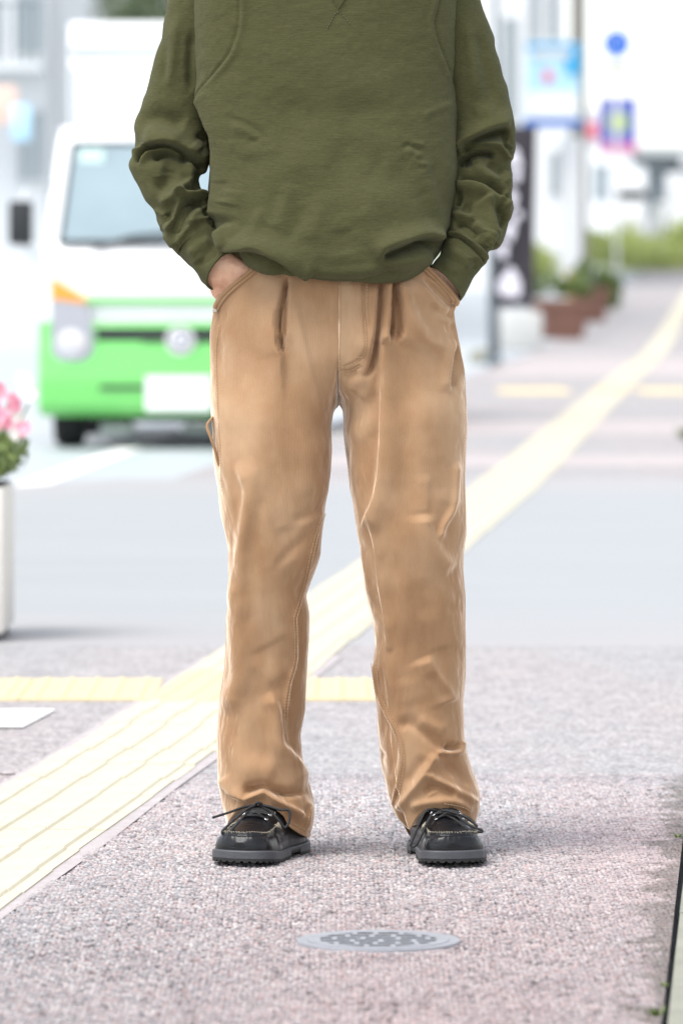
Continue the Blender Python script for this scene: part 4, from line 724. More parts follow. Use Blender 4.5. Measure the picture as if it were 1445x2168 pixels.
SR = [(950, -118, 885, -50, .03, 0, .9), (985, -95, 900, -30, .034, 0, .95), (1000, -55, 900, -8, .036, 0, .9), (1013, 0, 895, 10, .036, 0, .86), (1033, 47, 905, 60, .036, 0, .84), (1058, 134, 915, 134, .036, 0, .82), (1074, 193, 930, 200, .036, 0, .80), (1088, 249, 940, 256, .036, -3, .76), (1092, 278, 944, 292, .034, -5, .72), (1091, 318, 946, 318, .030, -4, .68), (1080, 347, 947, 342, .024, 0, .66), (1081, 376, 948, 370, .014, 4, .66), (1084, 420, 950, 400, .0, 6, .66), (1086, 442, 951, 422, -.006, 6, .66), (1080, 458, 949, 445, -.012, 8, .68), (1071, 492, 945, 470, -.022, 10, .70), (1064, 511, 943, 488, -.029, 11, .74), (1052, 522, 942, 496, -.034, 12, .78), (1036, 529, 942, 499, -.039, 12, .80), (1030, 538, 941, 503, -.042, 12, .80)]
STSR = [
 (10, 5, 24, [(966, 322), (974, 308), (986, 297), (1012, 284), (1041, 270), (1062, 263), (1082, 266)], .1), (-12, 12, 6, [(974, 326), (985, 306), (1010, 294), (1041, 282), (1062, 277), (1080, 284)], .12), (-6, 10, 10, [(1068, 282), (1072, 296), (1080, 316)], .25),
 (8, 7, 9, [(968, 322), (980, 311), (997, 303), (1026, 302), (1050, 305), (1063, 312), (1072, 326), (1079, 344)], .1), (5, 6, 6, [(1070, 296), (1078, 308), (1086, 318)], .2), (-5, 6, 6, [(1060, 300), (1072, 314), (1082, 334)], .25),
 (-12, 8, 5, [(966, 352), (976, 340), (992, 330), (1012, 324), (1032, 325), (1048, 332)], .12), (-6, 8, 8, [(980, 346), (998, 339)], .25), (-5, 12, 10, [(1030, 344), (1050, 356), (1068, 366)], .2), (4, 12, 12, [(1000, 352), (1030, 366), (1055, 390)], .2), (-4, 14, 12, [(1030, 384), (1052, 398), (1070, 412)], .2), (4, 8, 8, [(1078, 360), (1076, 390)]),
 (9, 18, 5, [(960, 390), (975, 390), (996, 391), (1026, 400), (1045, 412), (1060, 422), (1084, 438)], .08), (-6, 5, 12, [(966, 384), (996, 384), (1028, 393), (1058, 412), (1080, 426)], .12), (-6, 6, 6, [(968, 400), (972, 420), (966, 440)], .25),
 (7, 24, 7, [(1030, 414), (1038, 432), (1047, 464), (1052, 490), (1050, 505)], .12), (-6, 7, 12, [(1046, 430), (1054, 460), (1060, 490)], .2), (4, 7, 7, [(1062, 432), (1076, 446), (1072, 470)], .2), (-3, 6, 6, [(1066, 450), (1064, 480)]),
 (5, 8, 8, [(956, 462), (968, 456), (984, 458), (1002, 468)], .2), (-6, 7, 7, [(960, 480), (978, 478), (996, 490), (1012, 506)], .2), (4, 8, 8, [(1002, 470), (1022, 490), (1032, 512)], .2), (8, 14, 4, [(1048, 495), (1042, 508), (1036, 526)], .2), (-5, 5, 9, [(1046, 512), (1040, 528)], .3), (-4, 10, 14, [(975, 440), (1000, 446)]),
 (3, 12, 12, [(985, 30), (1000, 130), (1010, 220)]), (-3, 12, 12, [(1005, 60), (1030, 150), (1045, 230)]), (3, 14, 14, [(1000, 240), (1050, 236)]), (2.5, 4, 4, [(1056, 428), (1068, 412), (1078, 404)], .3)]
sleeve(SR, STSR, 71)
CR = [(1033, 534, 941, 496, -.040, 14, .80), (1032, 545, 941, 503, -.042, 14, .78), (1030, 558, 936, 522, -.046, 14, .78), (1016, 571, 929, 540, -.052, 14, .78), (999, 592, 919, 552, -.057, 13, .78), (985, 617, 913, 560, -.061, 12, .78), (975, 634, 909, 564, -.063, 12, .78)]
sleeve(CR, [(3.2, 5, 5, [(945, 494), (968, 493), (991, 507), (1012, 524), (1026, 539), (1031, 552)], .05), (-3, 3, 2.5, [(944, 502), (966, 501), (987, 514), (1006, 530), (1020, 546), (1024, 558)], .05), (2.5, 12, 12, [(950, 530), (980, 545), (1005, 570)]), (-3, 10, 10, [(1000, 545), (1004, 575)]), (2, 10, 10, [(935, 550), (965, 580)])], 81, 90, 110, True, 'cuff', M['rib'])
# collar notch and neckband
stitches(PT, [[(693, 60), (700, 46), (709, 30), (718, 22)], [(718, 22), (730, 38), (742, 54)], [(706, 30), (720, 24)]], 'collar_stitching', M['dthread'], swe, .0007, 5, 2, .0006)
q = [(690, -40), (704, -4), (715, 20), (726, 4), (744, -40)]
V = [surf(PT, x, y, .0022) for x, y in q]; c_ = surf(PT, 716, -25, .003)
mobj('collar_notch', V+[c_], [(0, 1, 5), (1, 2, 5), (2, 3, 5), (3, 4, 5), (0, 5, 4)], M['rib'], swe, uv=[(a*.001, b*.001) for a, b in q]+[(.716, 0)])
mb = MB(); mb.tube([(0.0+.085*math.cos(a), .02+.075*math.sin(a), 1.475+.035*math.sin(a)) for a in np.linspace(0, 2*PI, 33)], .014, 10, False, 1.3); mb.build('neckband', M['rib'], swe, True)
# ------------------------------------------------------------------ shoes (local: toe towards -y, heel at +y)
def make_shoe(loc, rz, mirror, laces, label_side):
    sh = None
    T = np.array([-.078, -.070, -.05, -.02, .01, .05, .09, .12, .145, .165, .18, .190, .1965])      # along the foot, heel to toe
    Wd = np.array([.006, .022, .033, .0365, .036, .036, .042, .0475, .049, .0465, .040, .028, .006])
    As = np.array([0, .000, .001, .002, .002, .001, -.002, -.003, -.002, .000, .003, .005, .006])*mirror   # lasts curve inwards
    H = np.array([.060, .072, .080, .083, .087, .090, .079, .066, .056, .0505, .0465, .0425, .032])
    t = np.concatenate([np.linspace(-.078, -.06, 12)[:-1], np.linspace(-.06, .17, 110)[:-1], np.linspace(.17, .192, 24)[:-1], .192+.0051*np.sin(np.linspace(0, PI/2, 14))])
    w_, a_, h_ = (smooth_curve(list(zip(T*1000, A*1000)), .25, 3.5)(t*1000)/1000 for A in (Wd, As, H))
    ends = np.clip((t+.078)/.016, 0, 1); w_ = np.where(t < -.062, np.interp(t, T, Wd)*0+.026*np.sqrt(np.clip(1-((-.062-t)/.0162)**2, 0, 1))+.001, w_)
    w_ = np.where(t > .150, .0485*np.clip(1-((np.minimum(t, .1971)-.150)/.04715)**2.3, 0, 1)**(1/2.1)+.0006, w_)
    spring = .008*sstep(.10, .20, t)                          # toe lifts off the ground
    Cn = 84; al = np.linspace(-PI/2, PI/2, Cn)[None, :]; ex_ = np.interp(t, [-.08, .02, .1, .15, .2], [2.6, 2.2, 2.1, 2.6, 3.0])[:, None]
    sx, cz = cs(np.sin(al), 2/ex_), np.abs(np.cos(al))**(2/ex_)
    base = .0168
    X = a_[:, None]+w_[:, None]*sx; Z = base+spring[:, None]+(h_[:, None]-base)*cz; Y = -t[:, None]+0*X
    P = np.stack([X, Y, Z], -1)
    n = gnormal(P, False); n *= np.sign(n[60, Cn//2, 2])
    # moccasin seam: ridge round the toe
    inset = .0115
    sx_, sy_ = X-a_[:, None], t[:, None]+0*X
    wl = np.interp(sy_, t, np.maximum(w_-inset, 0)); tip = .1965-inset-.002
    toe = np.hypot(sx_/.0365, np.clip(sy_-.148, 0, None)/.036)
    dseam = np.where(sy_ > .148, (toe-1)*.036, np.abs(sx_)-np.interp(sy_, [.06, .09, .12, .148], [.037, .036, .0365, .0365]))
    mask = sstep(.085, .102, sy_)*(cz > .12)
    D = mask*(.0030*np.exp(-(dseam/.0022)**2)-.0016*np.exp(-((dseam-.0045)/.0022)**2)-.0010*np.exp(-((dseam+.005)/.003)**2))
    puck = np.sin(np.arctan2(sx_, np.clip(sy_-.10, .001, None))*64)*np.exp(-((dseam-.006)/.005)**2)*mask*.0003; D += puck
    # flexing creases across the vamp, quarter edges
    for yc_, hh in ((.126, -.0010), (.136, -.0007)): D += hh*np.exp(-((sy_-yc_-.08*np.abs(sx_)-vnoise(P*60, 3)*.002)/.0028)**2)*(np.abs(sx_) < .032)
    D += vnoise(P*np.array([32, 32, 32]), 8)*.0008+vnoise(P*110, 9)*.00012
    quarter = np.abs(sx_)-np.interp(sy_, [.0, .05, .105, .122], [.011, .012, .017, .05]); D += .0024*sstep(-.002, .002, quarter)*(sy_ < .122)*(1-sstep(.114, .121, sy_))*sstep(.2, .4, cz)
    D += -.0009*np.exp(-((sy_-.04-.3*(1-cz))/.0018)**2)*(cz < .8)
    D[:3] = 0; D[-4:] = 0
    P = P+n*D[..., None]; P[-1, :, 0] = a_[-1]; P[0, :, 0] = a_[0]
    low = P[:, [0, -1]].copy(); 
    up = mobj('shoe', P.reshape(-1, 3), gridf(len(t), Cn, False), M['leather'], None)
    up.parent = per; up.location = loc; up.rotation_euler = (0, 0, rz); up['label'] = label_side
    # sole: outline a little wider, heel block, waist, lugs
    K = 120; ph = np.linspace(0, 2*PI, K, endpoint=False)
    oy = np.interp(ph/(2*PI), np.linspace(0, 1, 9), [0]*9)
    side = np.concatenate([np.stack([a_+w_+.0045, t], -1), np.stack([a_-w_-.0045, t], -1)[::-1]]); side[:, 1] += .004*np.sign(side[:, 1])*(np.abs(side[:, 1]-.06) > .115)
    L = np.concatenate([[0], np.cumsum(np.hypot(*np.diff(side, axis=0).T))]); q = np.linspace(0, L[-1], 261)[:-1]
    O = np.stack([np.interp(q, L, side[:, 0]), np.interp(q, L, side[:, 1])], -1)
    k = np.exp(-.5*(np.arange(-4, 5)/1.6)**2); k /= k.sum(); O = np.stack([np.convolve(np.pad(O[:, j], 4, 'wrap'), k, 'valid') for j in (0, 1)], -1)
    tt = O[:, 1]; spr = .008*sstep(.10, .20, tt); cen = O.mean(0)
    wst = sstep(.006, .014, tt)*(1-sstep(.045, .058, tt)); lug = (np.sin(q/.0062*PI) > .25)
    bot = np.where(wst > .5, .0085, 0)+spr*1.0; bot2 = bot+np.where(lug & (wst < .5), .0028, 0.)
    def ringz(off, z): d = O-np.stack([np.interp(tt, t, a_), np.clip(tt, -.05, .165)], -1); d /= np.linalg.norm(d, axis=1, keepdims=True)+1e-9; Q = O+d*off; return np.stack([Q[:, 0], -Q[:, 1], z+0*tt], -1)
    top = .0190+spr
    rings = [ringz(-.012, top-.001), ringz(-.004, top+.0006), ringz(-.0008, top), ringz(.0004, top-.0015), ringz(.0009, bot+.0070+.001*(wst > .5)), ringz(.0002, np.minimum(bot+.0062, top-.006)), ringz(.0004, bot2+.0004), ringz(-.003, bot2)]
    V = np.concatenate(rings); nq = len(q); Fs = gridf(len(rings), nq)
    mi = np.zeros(len(Fs)); mi[nq*5:] = 1
    so_ = mobj('sole', np.concatenate([V, ringz(-.02, bot2)]), np.concatenate([Fs, gridf(2, nq)+nq*(len(rings)-1)]), None, up, True, mats=[M['soleg'], M['soleb']], midx=np.concatenate([mi, np.ones(nq)]))
    so_.data.set_sharp_from_angle(angle=math.radians(30))
    mb = MB(); mb.add([v for v in ringz(-.015, bot2+.002)], [tuple(range(nq))]); mb.build('outsole', M['soleb'], up)
    # surface lookup in local coordinates
    def S(x, yy, lift=0.0):
        d = np.hypot(P[..., 0]-x, -P[..., 1]-yy); i = np.unravel_index(np.argmin(np.where(cz > .05, d, 9)), d.shape); return P[i]+n[i]*lift
    # stitches on the ridge
    path = [(sx*1.0, y_) for sx, y_ in [(-.036, .104), (-.0365, .125), (-.0365, .148)]]+[(.0365*math.sin(b), .148+.036*math.cos(b)) for b in np.linspace(-PI/2+.15, PI/2-.15, 26)]+[(.0365, .148), (.0365, .125), (.036, .104)]
    pp = np.array(bez(path, 6)); L = np.concatenate([[0], np.cumsum(np.hypot(*np.diff(pp, axis=0).T))]); mb = MB(); s0 = 0
    while s0 < L[-1]-.003:
        A = [np.interp(s0+k, L, pp[:, 0]) for k in (0, .0012, .0026)]; B = [np.interp(s0+k, L, pp[:, 1]) for k in (0, .0012, .0026)]
        aoff = np.interp(B, t, a_)
        nrm = np.array((A[1], B[1]-.13)); nrm = nrm/(np.linalg.norm(nrm)+1e-9)*.0014
        mb.tube([S(A[0]+aoff[0]+nrm[0]*.6, B[0]+nrm[1]*.6, .0001), S(A[1]+aoff[1]+nrm[0], B[1]+nrm[1], .0010), S(A[2]+aoff[2]+nrm[0]*1.6, B[2]+nrm[1]*1.6, .0001)], .00062, 5); s0 += .0044
    mb.build('moccasin_stitching', M['wthread'], up, True)
    for s in (-1, 1):                                         # wrapped thread where the apron ends, eyelets, lace
        mb = MB()
        for k in range(4):
            y_ = .092+.0042*k; mb.tube([S(s*.0335+np.interp(y_, t, a_), y_-.002, .001), S(s*.0365+np.interp(y_, t, a_), y_, .0030), S(s*.0405+np.interp(y_, t, a_), y_+.002, .001)], .0013, 6)
        mb.build('thread_wrap', M['wthread'], up, True)
    eye = {}
    for s in (-1, 1):
        for k in range(4):
            y_ = .107-.0140*k; p = S(s*(.0205+.0008*k)+np.interp(y_, t, a_), y_, .0014); eye[s, k] = p
            i = np.unravel_index(np.argmin(np.linalg.norm(P-p, axis=-1)), P.shape[:2]); nn = Vector(n[i])
            mb = MB(); R_ = nn.to_track_quat('Z', 'Y').to_matrix()
            V = [Vector(p)+R_ @ Vector(((.0026+.0011*math.cos(b))*math.cos(a), (.0026+.0011*math.cos(b))*math.sin(a), .0009*math.sin(b))) for a in np.linspace(0, 2*PI, 14, False) for b in np.linspace(0, 2*PI, 6, False)]
            mb.add(V, [(i_*6+j, ((i_+1) % 14)*6+j, ((i_+1) % 14)*6+(j+1) % 6, i_*6+(j+1) % 6) for i_ in range(14) for j in range(6)]); mb.build('eyelet', M['steel'], up, True)
    mb = MB()
    for k in range(4):
        p, q_ = eye[-1, k], eye[1, k]; m_ = (p+q_)/2+np.array((0, -.001, .005)); mb.tube(bez([p, (p+m_)/2+np.array((0, 0, .002)), m_, (q_+m_)/2+np.array((0, 0, .002)), q_], 5), .0021, 7)
        if k < 3:
            p, q_ = eye[-1, k], eye[1, k+1]; m_ = (p+q_)/2+np.array((0, 0, .006)); mb.tube(bez([p, m_, q_], 8), .0019, 7)
            p, q_ = eye[1, k], eye[-1, k+1]; m_ = (p+q_)/2+np.array((0, 0, .0065)); mb.tube(bez([p, m_, q_], 8), .0019, 7)
    mb.build('lacing', M['lace'], up, True)
    for k in range(4):                                         # slim leather edge of the quarters
        pass
    inv = (Matrix.Translation(Vector(loc)) @ Matrix.Rotation(rz, 4, 'Z')).inverted()
    for pts in laces:
        q_ = bez([inv @ Vector(W(*p)) for p in pts], 7); mb = MB(); mb.tube(q_, .0021, 8); mb.build('lace_bow', M['lace'], up, True)
    return up
make_shoe((-.1035, -.005, .0), -math.radians(19), 1,
    [[(540, 1704, -.115), (515, 1709, -.125), (485, 1720, -.14), (450, 1731, -.15)], [(543, 1703, -.113), (520, 1715, -.13), (498, 1733, -.142), (478, 1752, -.15), (470, 1761, -.152), (474, 1766, -.152), (490, 1757, -.15), (510, 1735, -.142), (530, 1712, -.122)],
     [(548, 1703, -.113), (572, 1708, -.12), (594, 1715, -.12), (607, 1714, -.118), (613, 1720, -.118), (612, 1738, -.12), (605, 1751, -.122), (598, 1748, -.122), (588, 1734, -.122), (570, 1716, -.118), (550, 1706, -.113)], [(538, 1706, -.112), (545, 1699, -.118), (555, 1702, -.116)]],
    'black leather moccasin shoe with one lace end sticking out to the left')
make_shoe((.1535, .0, .0), math.radians(9), -1,
    [[(922, 1716, -.11), (906, 1714, -.12), (896, 1724, -.125), (884, 1750, -.132), (871, 1782, -.14), (870, 1791, -.14), (878, 1791, -.142), (890, 1772, -.14), (902, 1745, -.132), (914, 1722, -.12)],
     [(948, 1722, -.112), (968, 1728, -.12), (985, 1742, -.13), (1004, 1752, -.135), (1018, 1757, -.135), (1019, 1761, -.136), (1003, 1760, -.136), (984, 1752, -.134), (964, 1736, -.122), (945, 1726, -.112)], [(934, 1716, -.11), (948, 1717, -.118), (970, 1724, -.12), (990, 1732, -.124), (1010, 1750, -.13)]],
    'black leather moccasin shoe with a long lace loop hanging on its left')
# ------------------------------------------------------------------ body: lofted limbs fused into one skin
def body():
    mb = MB()
    def limb(pts, n=16):
        q = np.array(bez(pts, 5)); P_ = q[:, :3]; r = q[:, 3]; fl = q[:, 4] if q.shape[1] > 4 else 1
        mb.tube([tuple(p) for p in P_], list(r), n, True)
    Y0 = .01
    limb([(0, Y0, .80, .075), (0, Y0, .92, .082), (0, Y0+.01, 1.05, .085), (0, Y0+.015, 1.2, .085), (0, Y0+.02, 1.32, .080), (0, Y0+.02, 1.42, .066), (0, Y0, 1.47, .058), (0, Y0-.005, 1.53, .055)], 24)
    for s in (-1, 1):
        limb([(s*.05, Y0, 1.40, .06), (s*.12, .03, 1.40, .052), (s*.20, .045, 1.38, .036)])
        limb([(s*.08, Y0, .9, .08), (s*.095, 0, .75, .078), (s*.11, -.025, .55, .055), (s*.115, -.03, .45, .048), (s*.12, -.012, .35, .046), (s*.125, .012, .2, .034), (s*.118, .012, .1, .028)] if s < 0 else [(s*.08, Y0, .9, .08), (s*.095, 0, .75, .078), (s*.11, -.025, .55, .055), (s*.12, -.03, .45, .048), (s*.135, -.012, .35, .046), (s*.145, .014, .2, .034), (s*.152, .014, .1, .028)])
        limb([(s*.11, .03, .062, .024), (s*.118, -.03, .058, .022), (s*.14, -.09, .048, .018)]) if s < 0 else limb([(.148, .03, .062, .024), (.157, -.03, .058, .022), (.17, -.09, .048, .018)])
        limb([(s*.08, Y0+.05, .86, .08), (s*.08, Y0+.05, .92, .085)])
    arms = dict(L=[(-.22, .045, 1.37), W(352, 330, .03), W(440, 545, -.046)], R=[(.205, .05, 1.37), W(1016, 316, .05), W(962, 565, -.048)])
    limb([(*arms['L'][0], .030), (*(.5*(np.array(arms['L'][0])+np.array(arms['L'][1]))), .020), (*arms['L'][1], .017), (*(.5*np.array(arms['L'][1])+.5*arms['L'][2]), .016), (*arms['L'][2], .022)])
    limb([(*arms['R'][0], .030), (*(.5*(np.array(arms['R'][0])+np.array(arms['R'][1]))), .020), (*arms['R'][1], .017), (*(.5*np.array(arms['R'][1])+.5*arms['R'][2]), .016), (*arms['R'][2], .022)])
    # hands: wrist, back of the hand, four fingers and thumb going down inside the pocket
    def hand(st, fingers):
        S_ = [(W(ox, oy, yo), W(ix, iy, yi), r) for ox, oy, yo, ix, iy, yi, r in st]; Cn = 28; P_ = []
        for o, i, r in S_:
            c_, h = (o+i)/2, (i-o)/2; ax = np.array((h[1], -h[0], 0)); ax = ax/np.linalg.norm(ax); ax = ax if ax[1] < 0 else -ax
            for k in range(Cn):
                a = 2*PI*k/Cn; P_.append(c_+h*cs(np.array(math.cos(a)), .85)+ax*r*cs(np.array(math.sin(a)), .85))
        m = len(S_); mb.add(P_, [tuple(f) for f in gridf(m, Cn)]+[tuple(range(Cn))[::-1], tuple((m-1)*Cn+k for k in range(Cn))])
        for f in fingers: limb([(*W(x, y, d), r) for x, y, d, r in f], 10)
    hand([(404, 560, -.038, 462, 508, -.050, .021), (424, 588, -.040, 486, 530, -.056, .021), (441, 606, -.040, 506, 546, -.060, .020), (448, 618, -.036, 523, 556, -.062, .018), (458, 638, -.028, 540, 572, -.066, .0155), (470, 662, -.022, 552, 592, -.066, .012), (484, 690, -.022, 560, 620, -.066, .010)],
        [[(480, 675, -.024, .008), (486, 705, -.026, .0078), (494, 738, -.028, .0072), (500, 758, -.030, .006)], [(500, 670, -.036, .0085), (508, 710, -.038, .0082), (516, 750, -.040, .0074), (520, 774, -.040, .006)], [(520, 655, -.048, .0085), (530, 700, -.050, .0082), (538, 742, -.050, .0074), (542, 766, -.050, .006)], [(540, 636, -.058, .0085), (552, 676, -.058, .008), (560, 712, -.058, .007), (564, 732, -.056, .006)],
         [(505, 570, -.050, .011), (535, 592, -.058, .010), (558, 612, -.062, .0088), (572, 630, -.062, .007)]])
    hand([(1000, 585, -.038, 950, 530, -.050, .021), (990, 604, -.042, 930, 548, -.056, .020), (979, 620, -.040, 914, 560, -.060, .019), (974, 634, -.034, 902, 568, -.064, .017), (962, 656, -.026, 890, 588, -.066, .0145), (950, 685, -.022, 884, 620, -.066, .010)],
        [[(952, 672, -.024, .008), (946, 705, -.026, .0078), (938, 738, -.028, .0072), (933, 758, -.030, .006)], [(934, 664, -.036, .0085), (926, 708, -.038, .0082), (918, 750, -.040, .0074), (914, 772, -.040, .006)], [(914, 650, -.048, .0085), (905, 695, -.050, .0082), (897, 738, -.050, .0074), (893, 760, -.050, .006)], [(896, 632, -.058, .0085), (885, 672, -.058, .008), (877, 708, -.058, .007), (873, 726, -.056, .006)],
         [(925, 568, -.050, .011), (897, 592, -.058, .010), (874, 614, -.062, .0088), (862, 632, -.062, .007)]])
    # head
    n = 28; prof = [(-.135, .03, -.03), (-.125, .045, -.045), (-.10, .058, -.055), (-.06, .066, -.058), (-.02, .071, -.055), (.02, .074, -.052), (.06, .072, -.045), (.09, .060, -.03), (.11, .038, -.01), (.118, .01, 0)]
    V = [(w_*math.cos(a), -.01+(.02 if dz > -.09 else 0)+(.096*w_/.074 if math.sin(a) > 0 else -.005+.09*w_/.074)*math.sin(a)-.01, 1.635+dz) for dz, w_, fy in prof for a in np.linspace(0, 2*PI, n, False)]
    mb.add(V, [tuple(f) for f in gridf(len(prof), n)]+[tuple(range(n))[::-1], tuple((len(prof)-1)*n+k for k in range(n))])
    limb([(0, -.094, 1.655, .008), (0, -.104, 1.63, .010), (0, -.116, 1.607, .013), (0, -.104, 1.598, .011)], 10)
    limb([(-.04, -.078, 1.668, .008), (0, -.094, 1.665, .007), (.04, -.078, 1.668, .008)], 8)
    limb([(-.022, -.086, 1.565, .006), (0, -.096, 1.567, .0075), (.022, -.086, 1.565, .006)], 8); limb([(-.018, -.085, 1.556, .006), (0, -.094, 1.554, .008), (.018, -.085, 1.556, .006)], 8)
    for s in (-1, 1): limb([(s*.07, .0, 1.665, .008), (s*.082, .012, 1.65, .011), (s*.082, .012, 1.625, .010), (s*.072, .002, 1.605, .007)], 8)
    o = mobj('body', mb.v, mb.f, M['skin'], per)
    rm = o.modifiers.new('remesh', 'REMESH'); rm.mode = 'VOXEL'; rm.voxel_size = .0034
    smo = o.modifiers.new('smooth', 'SMOOTH'); smo.factor = .5; smo.iterations = 6
    dg = bpy.context.evaluated_depsgraph_get(); me = bpy.data.meshes.new_from_object(o.evaluated_get(dg)); o.modifiers.clear(); o.data = me
    if not me.materials: me.materials.append(M['skin'])
    n_ = len(me.vertices); co = np.empty(n_*3, dtype=np.float32); me.vertices.foreach_get('co', co); co = co.reshape(-1, 3).astype(float)
    no = np.empty(n_*3, dtype=np.float32); me.vertices.foreach_get('normal', no); no = no.reshape(-1, 3)
    PX, PY = proj(co); D = stroke_field(PX, PY, [(1.6, 5, 5, [(470, 560), (490, 590), (505, 615)]), (1.3, 4, 4, [(455, 585), (470, 610), (485, 635)]), (1.2, 3, 3, [(488, 548), (498, 572), (510, 585), (520, 592)]), (-1.2, 5, 5, [(480, 570), (498, 600)]), (2, 8, 8, [(450, 612), (458, 630)]), (-1, 4, 4, [(462, 590), (478, 622)]), (1, 3, 3, [(500, 560), (515, 575)])])*.001*(no[:, 1] < 0)
    co += no*D[:, None]; me.vertices.foreach_set('co', co.astype(np.float32).ravel()); me.update()
    me.polygons.foreach_set('use_smooth', [True]*len(me.polygons)); return o
bd = body()
for s in (-1, 1):
    mb = MB(); mb.lathe((s*.031, -.0705, 1.640), [(.0004, -.012), (.007, -.009), (.0115, -.003), (.012, 0), (.0115, .003), (.007, .009), (.0004, .012)], 14); mb.build('eye', M['eye'], per, True)
    mb = MB(); mb.lathe((s*.031, -.0795, 1.640), [(.0004, -.0052), (.004, -.0036), (.0055, 0), (.004, .0036), (.0004, .0052)], 12); mb.build('iris', M['hair'], per, True)
n = 40; V = []; Rr = 18
for i in range(Rr):
    b = i/(Rr-1)*1.0
    for k in range(n):
        a = 2*PI*k/n; fr = max(0, -math.sin(a)); low = .095*(1-fr**2)*1.0+.0; dz = .136-(b**1.6)*(.05+low+.06*(1-fr)); ww = .089*math.sqrt(max(0, 1-(max(dz, -.0)/.1365)**2))
        j = .004*math.sin(a*9+i)+rng.normal(0, .0012); V.append(((ww+j)*math.cos(a), .0+(.116*ww/.089+j)*math.sin(a)-.002, 1.635+dz))
mobj('hair', V, gridf(Rr, n), M['hair'], per)
# ------------------------------------------------------------------ street behind
def at(px, D, up=None):                                        # photo column at distance D, on the ground there
    return np.array([(px-CX)*D/F, D-D0, float(gz(D))])
def zz(py, D): return CAMH+(HZ-py)*D/F
def xx(px, D): return (px-CX)*D/F
# ---- truck (front face towards the camera)
TD = 32.4; tr = empty('truck', (xx(382, TD), TD-D0, -.1)); tag(tr, 'small white and green box truck facing the camera on the road', 'truck')
tx = lambda px: xx(px, TD)-tr.location.x
tz = lambda py: zz(py, TD)+.1
HWD = .86
def cabprofile():                                             # side outline: (y back from the bumper, z)
    return [(0.05, .22), (0.0, .30), (0.0, .62), (.03, .86), (.06, 1.18), (.12, 1.26), (.40, 1.94), (.52, 2.02), (1.5, 2.04), (1.55, .5), (1.5, .22)]
def cab_section(name, prof, mat, hw=HWD, taper=True, y0=0):
    b = bmesh.new(); L = [[b.verts.new((s*(hw-(.09*max(0, (z-1.2)/.85) if taper else 0)), y, z)) for y, z in prof] for s in (-1, 1)]; n = len(prof)
    b.faces.new(L[0]); b.faces.new(L[1][::-1])
    for i in range(n): b.faces.new((L[0][i], L[1][i], L[1][(i+1) % n], L[0][(i+1) % n])) 
    bmesh.ops.recalc_face_normals(b, faces=b.faces[:]); bmesh.ops.bevel(b, geom=[e for e in b.edges], offset=.035, segments=3, affect='EDGES', profile=.6)
    b.verts.ensure_lookup_table(); o = mobj(name, [v.co[:] for v in b.verts], [[v.index for v in f.verts] for f in b.faces], mat, tr, True); b.free(); auto(o, 40); return o
cab_section('cab', [(.03, .66), (.035, .86), (.06, 1.18), (.12, 1.26), (.40, 1.94), (.52, 2.02), (1.5, 2.04), (1.55, .66)], M['tw'])
cab_section('bumper', [(.05, .20), (-.05, .26), (-.06, .44), (-.03, .60), (.0, .78), (.06, .80), (.6, .8), (.6, .22)], M['tg'], .88, False)
mb = MB(); mb.box(-.74, .74, -.048, .02, .44, .475); mb.build('bumper_crease', M['tg'], tr)
for s in (-.72, .72): mb = MB(); mb.box(s-.14, s+.14, -.012, .1, .56, .80, .02); mb.build('corner_panel', M['tg'], tr)
# windscreen on the sloping front
wsn = lambda z: .12+(z-1.26)*(.28/.68)-.034
mb = MB(); V = [(-.745, wsn(1.30), 1.30), (.745, wsn(1.30), 1.30), (.675, wsn(1.90), 1.90), (-.675, wsn(1.90), 1.90)]; V += [(x, y+.02, z) for x, y, z in V]
mb.add(V, [(0, 1, 2, 3), (7, 6, 5, 4), (0, 4, 5, 1), (1, 5, 6, 2), (2, 6, 7, 3), (3, 7, 4, 0)]); ws = mb.build('windscreen', M['glass'], tr)
mb = MB(); 
for a, b_ in (((-.755, 1.285), (.755, 1.285)), ((.755, 1.285), (.685, 1.91)), ((.685, 1.91), (-.685, 1.91)), ((-.685, 1.91), (-.755, 1.285))): mb.tube([(a[0], wsn(a[1])-.002, a[1]), (b_[0], wsn(b_[1])-.002, b_[1])], .014, 6)
mb.build('windscreen_seal', M['blk'], ws)
mb = MB(); mb.box(-.64, -.49, wsn(1.82)-.012, wsn(1.82)-.003, 1.78, 1.87); mb.build('sticker', M['mint'], ws)
for x in (-.55, .1): mb = MB(); mb.tube([(x, wsn(1.27)-.02, 1.25), (x+.25, wsn(1.33)-.02, 1.32), (x+.52, wsn(1.36)-.02, 1.345)], .011, 6); mb.build('wiper', M['blk'], tr)
mb = MB(); mb.box(-.60, .60, -.006, .05, .905, .945); mb.build('stripe', M['tg'], tr)
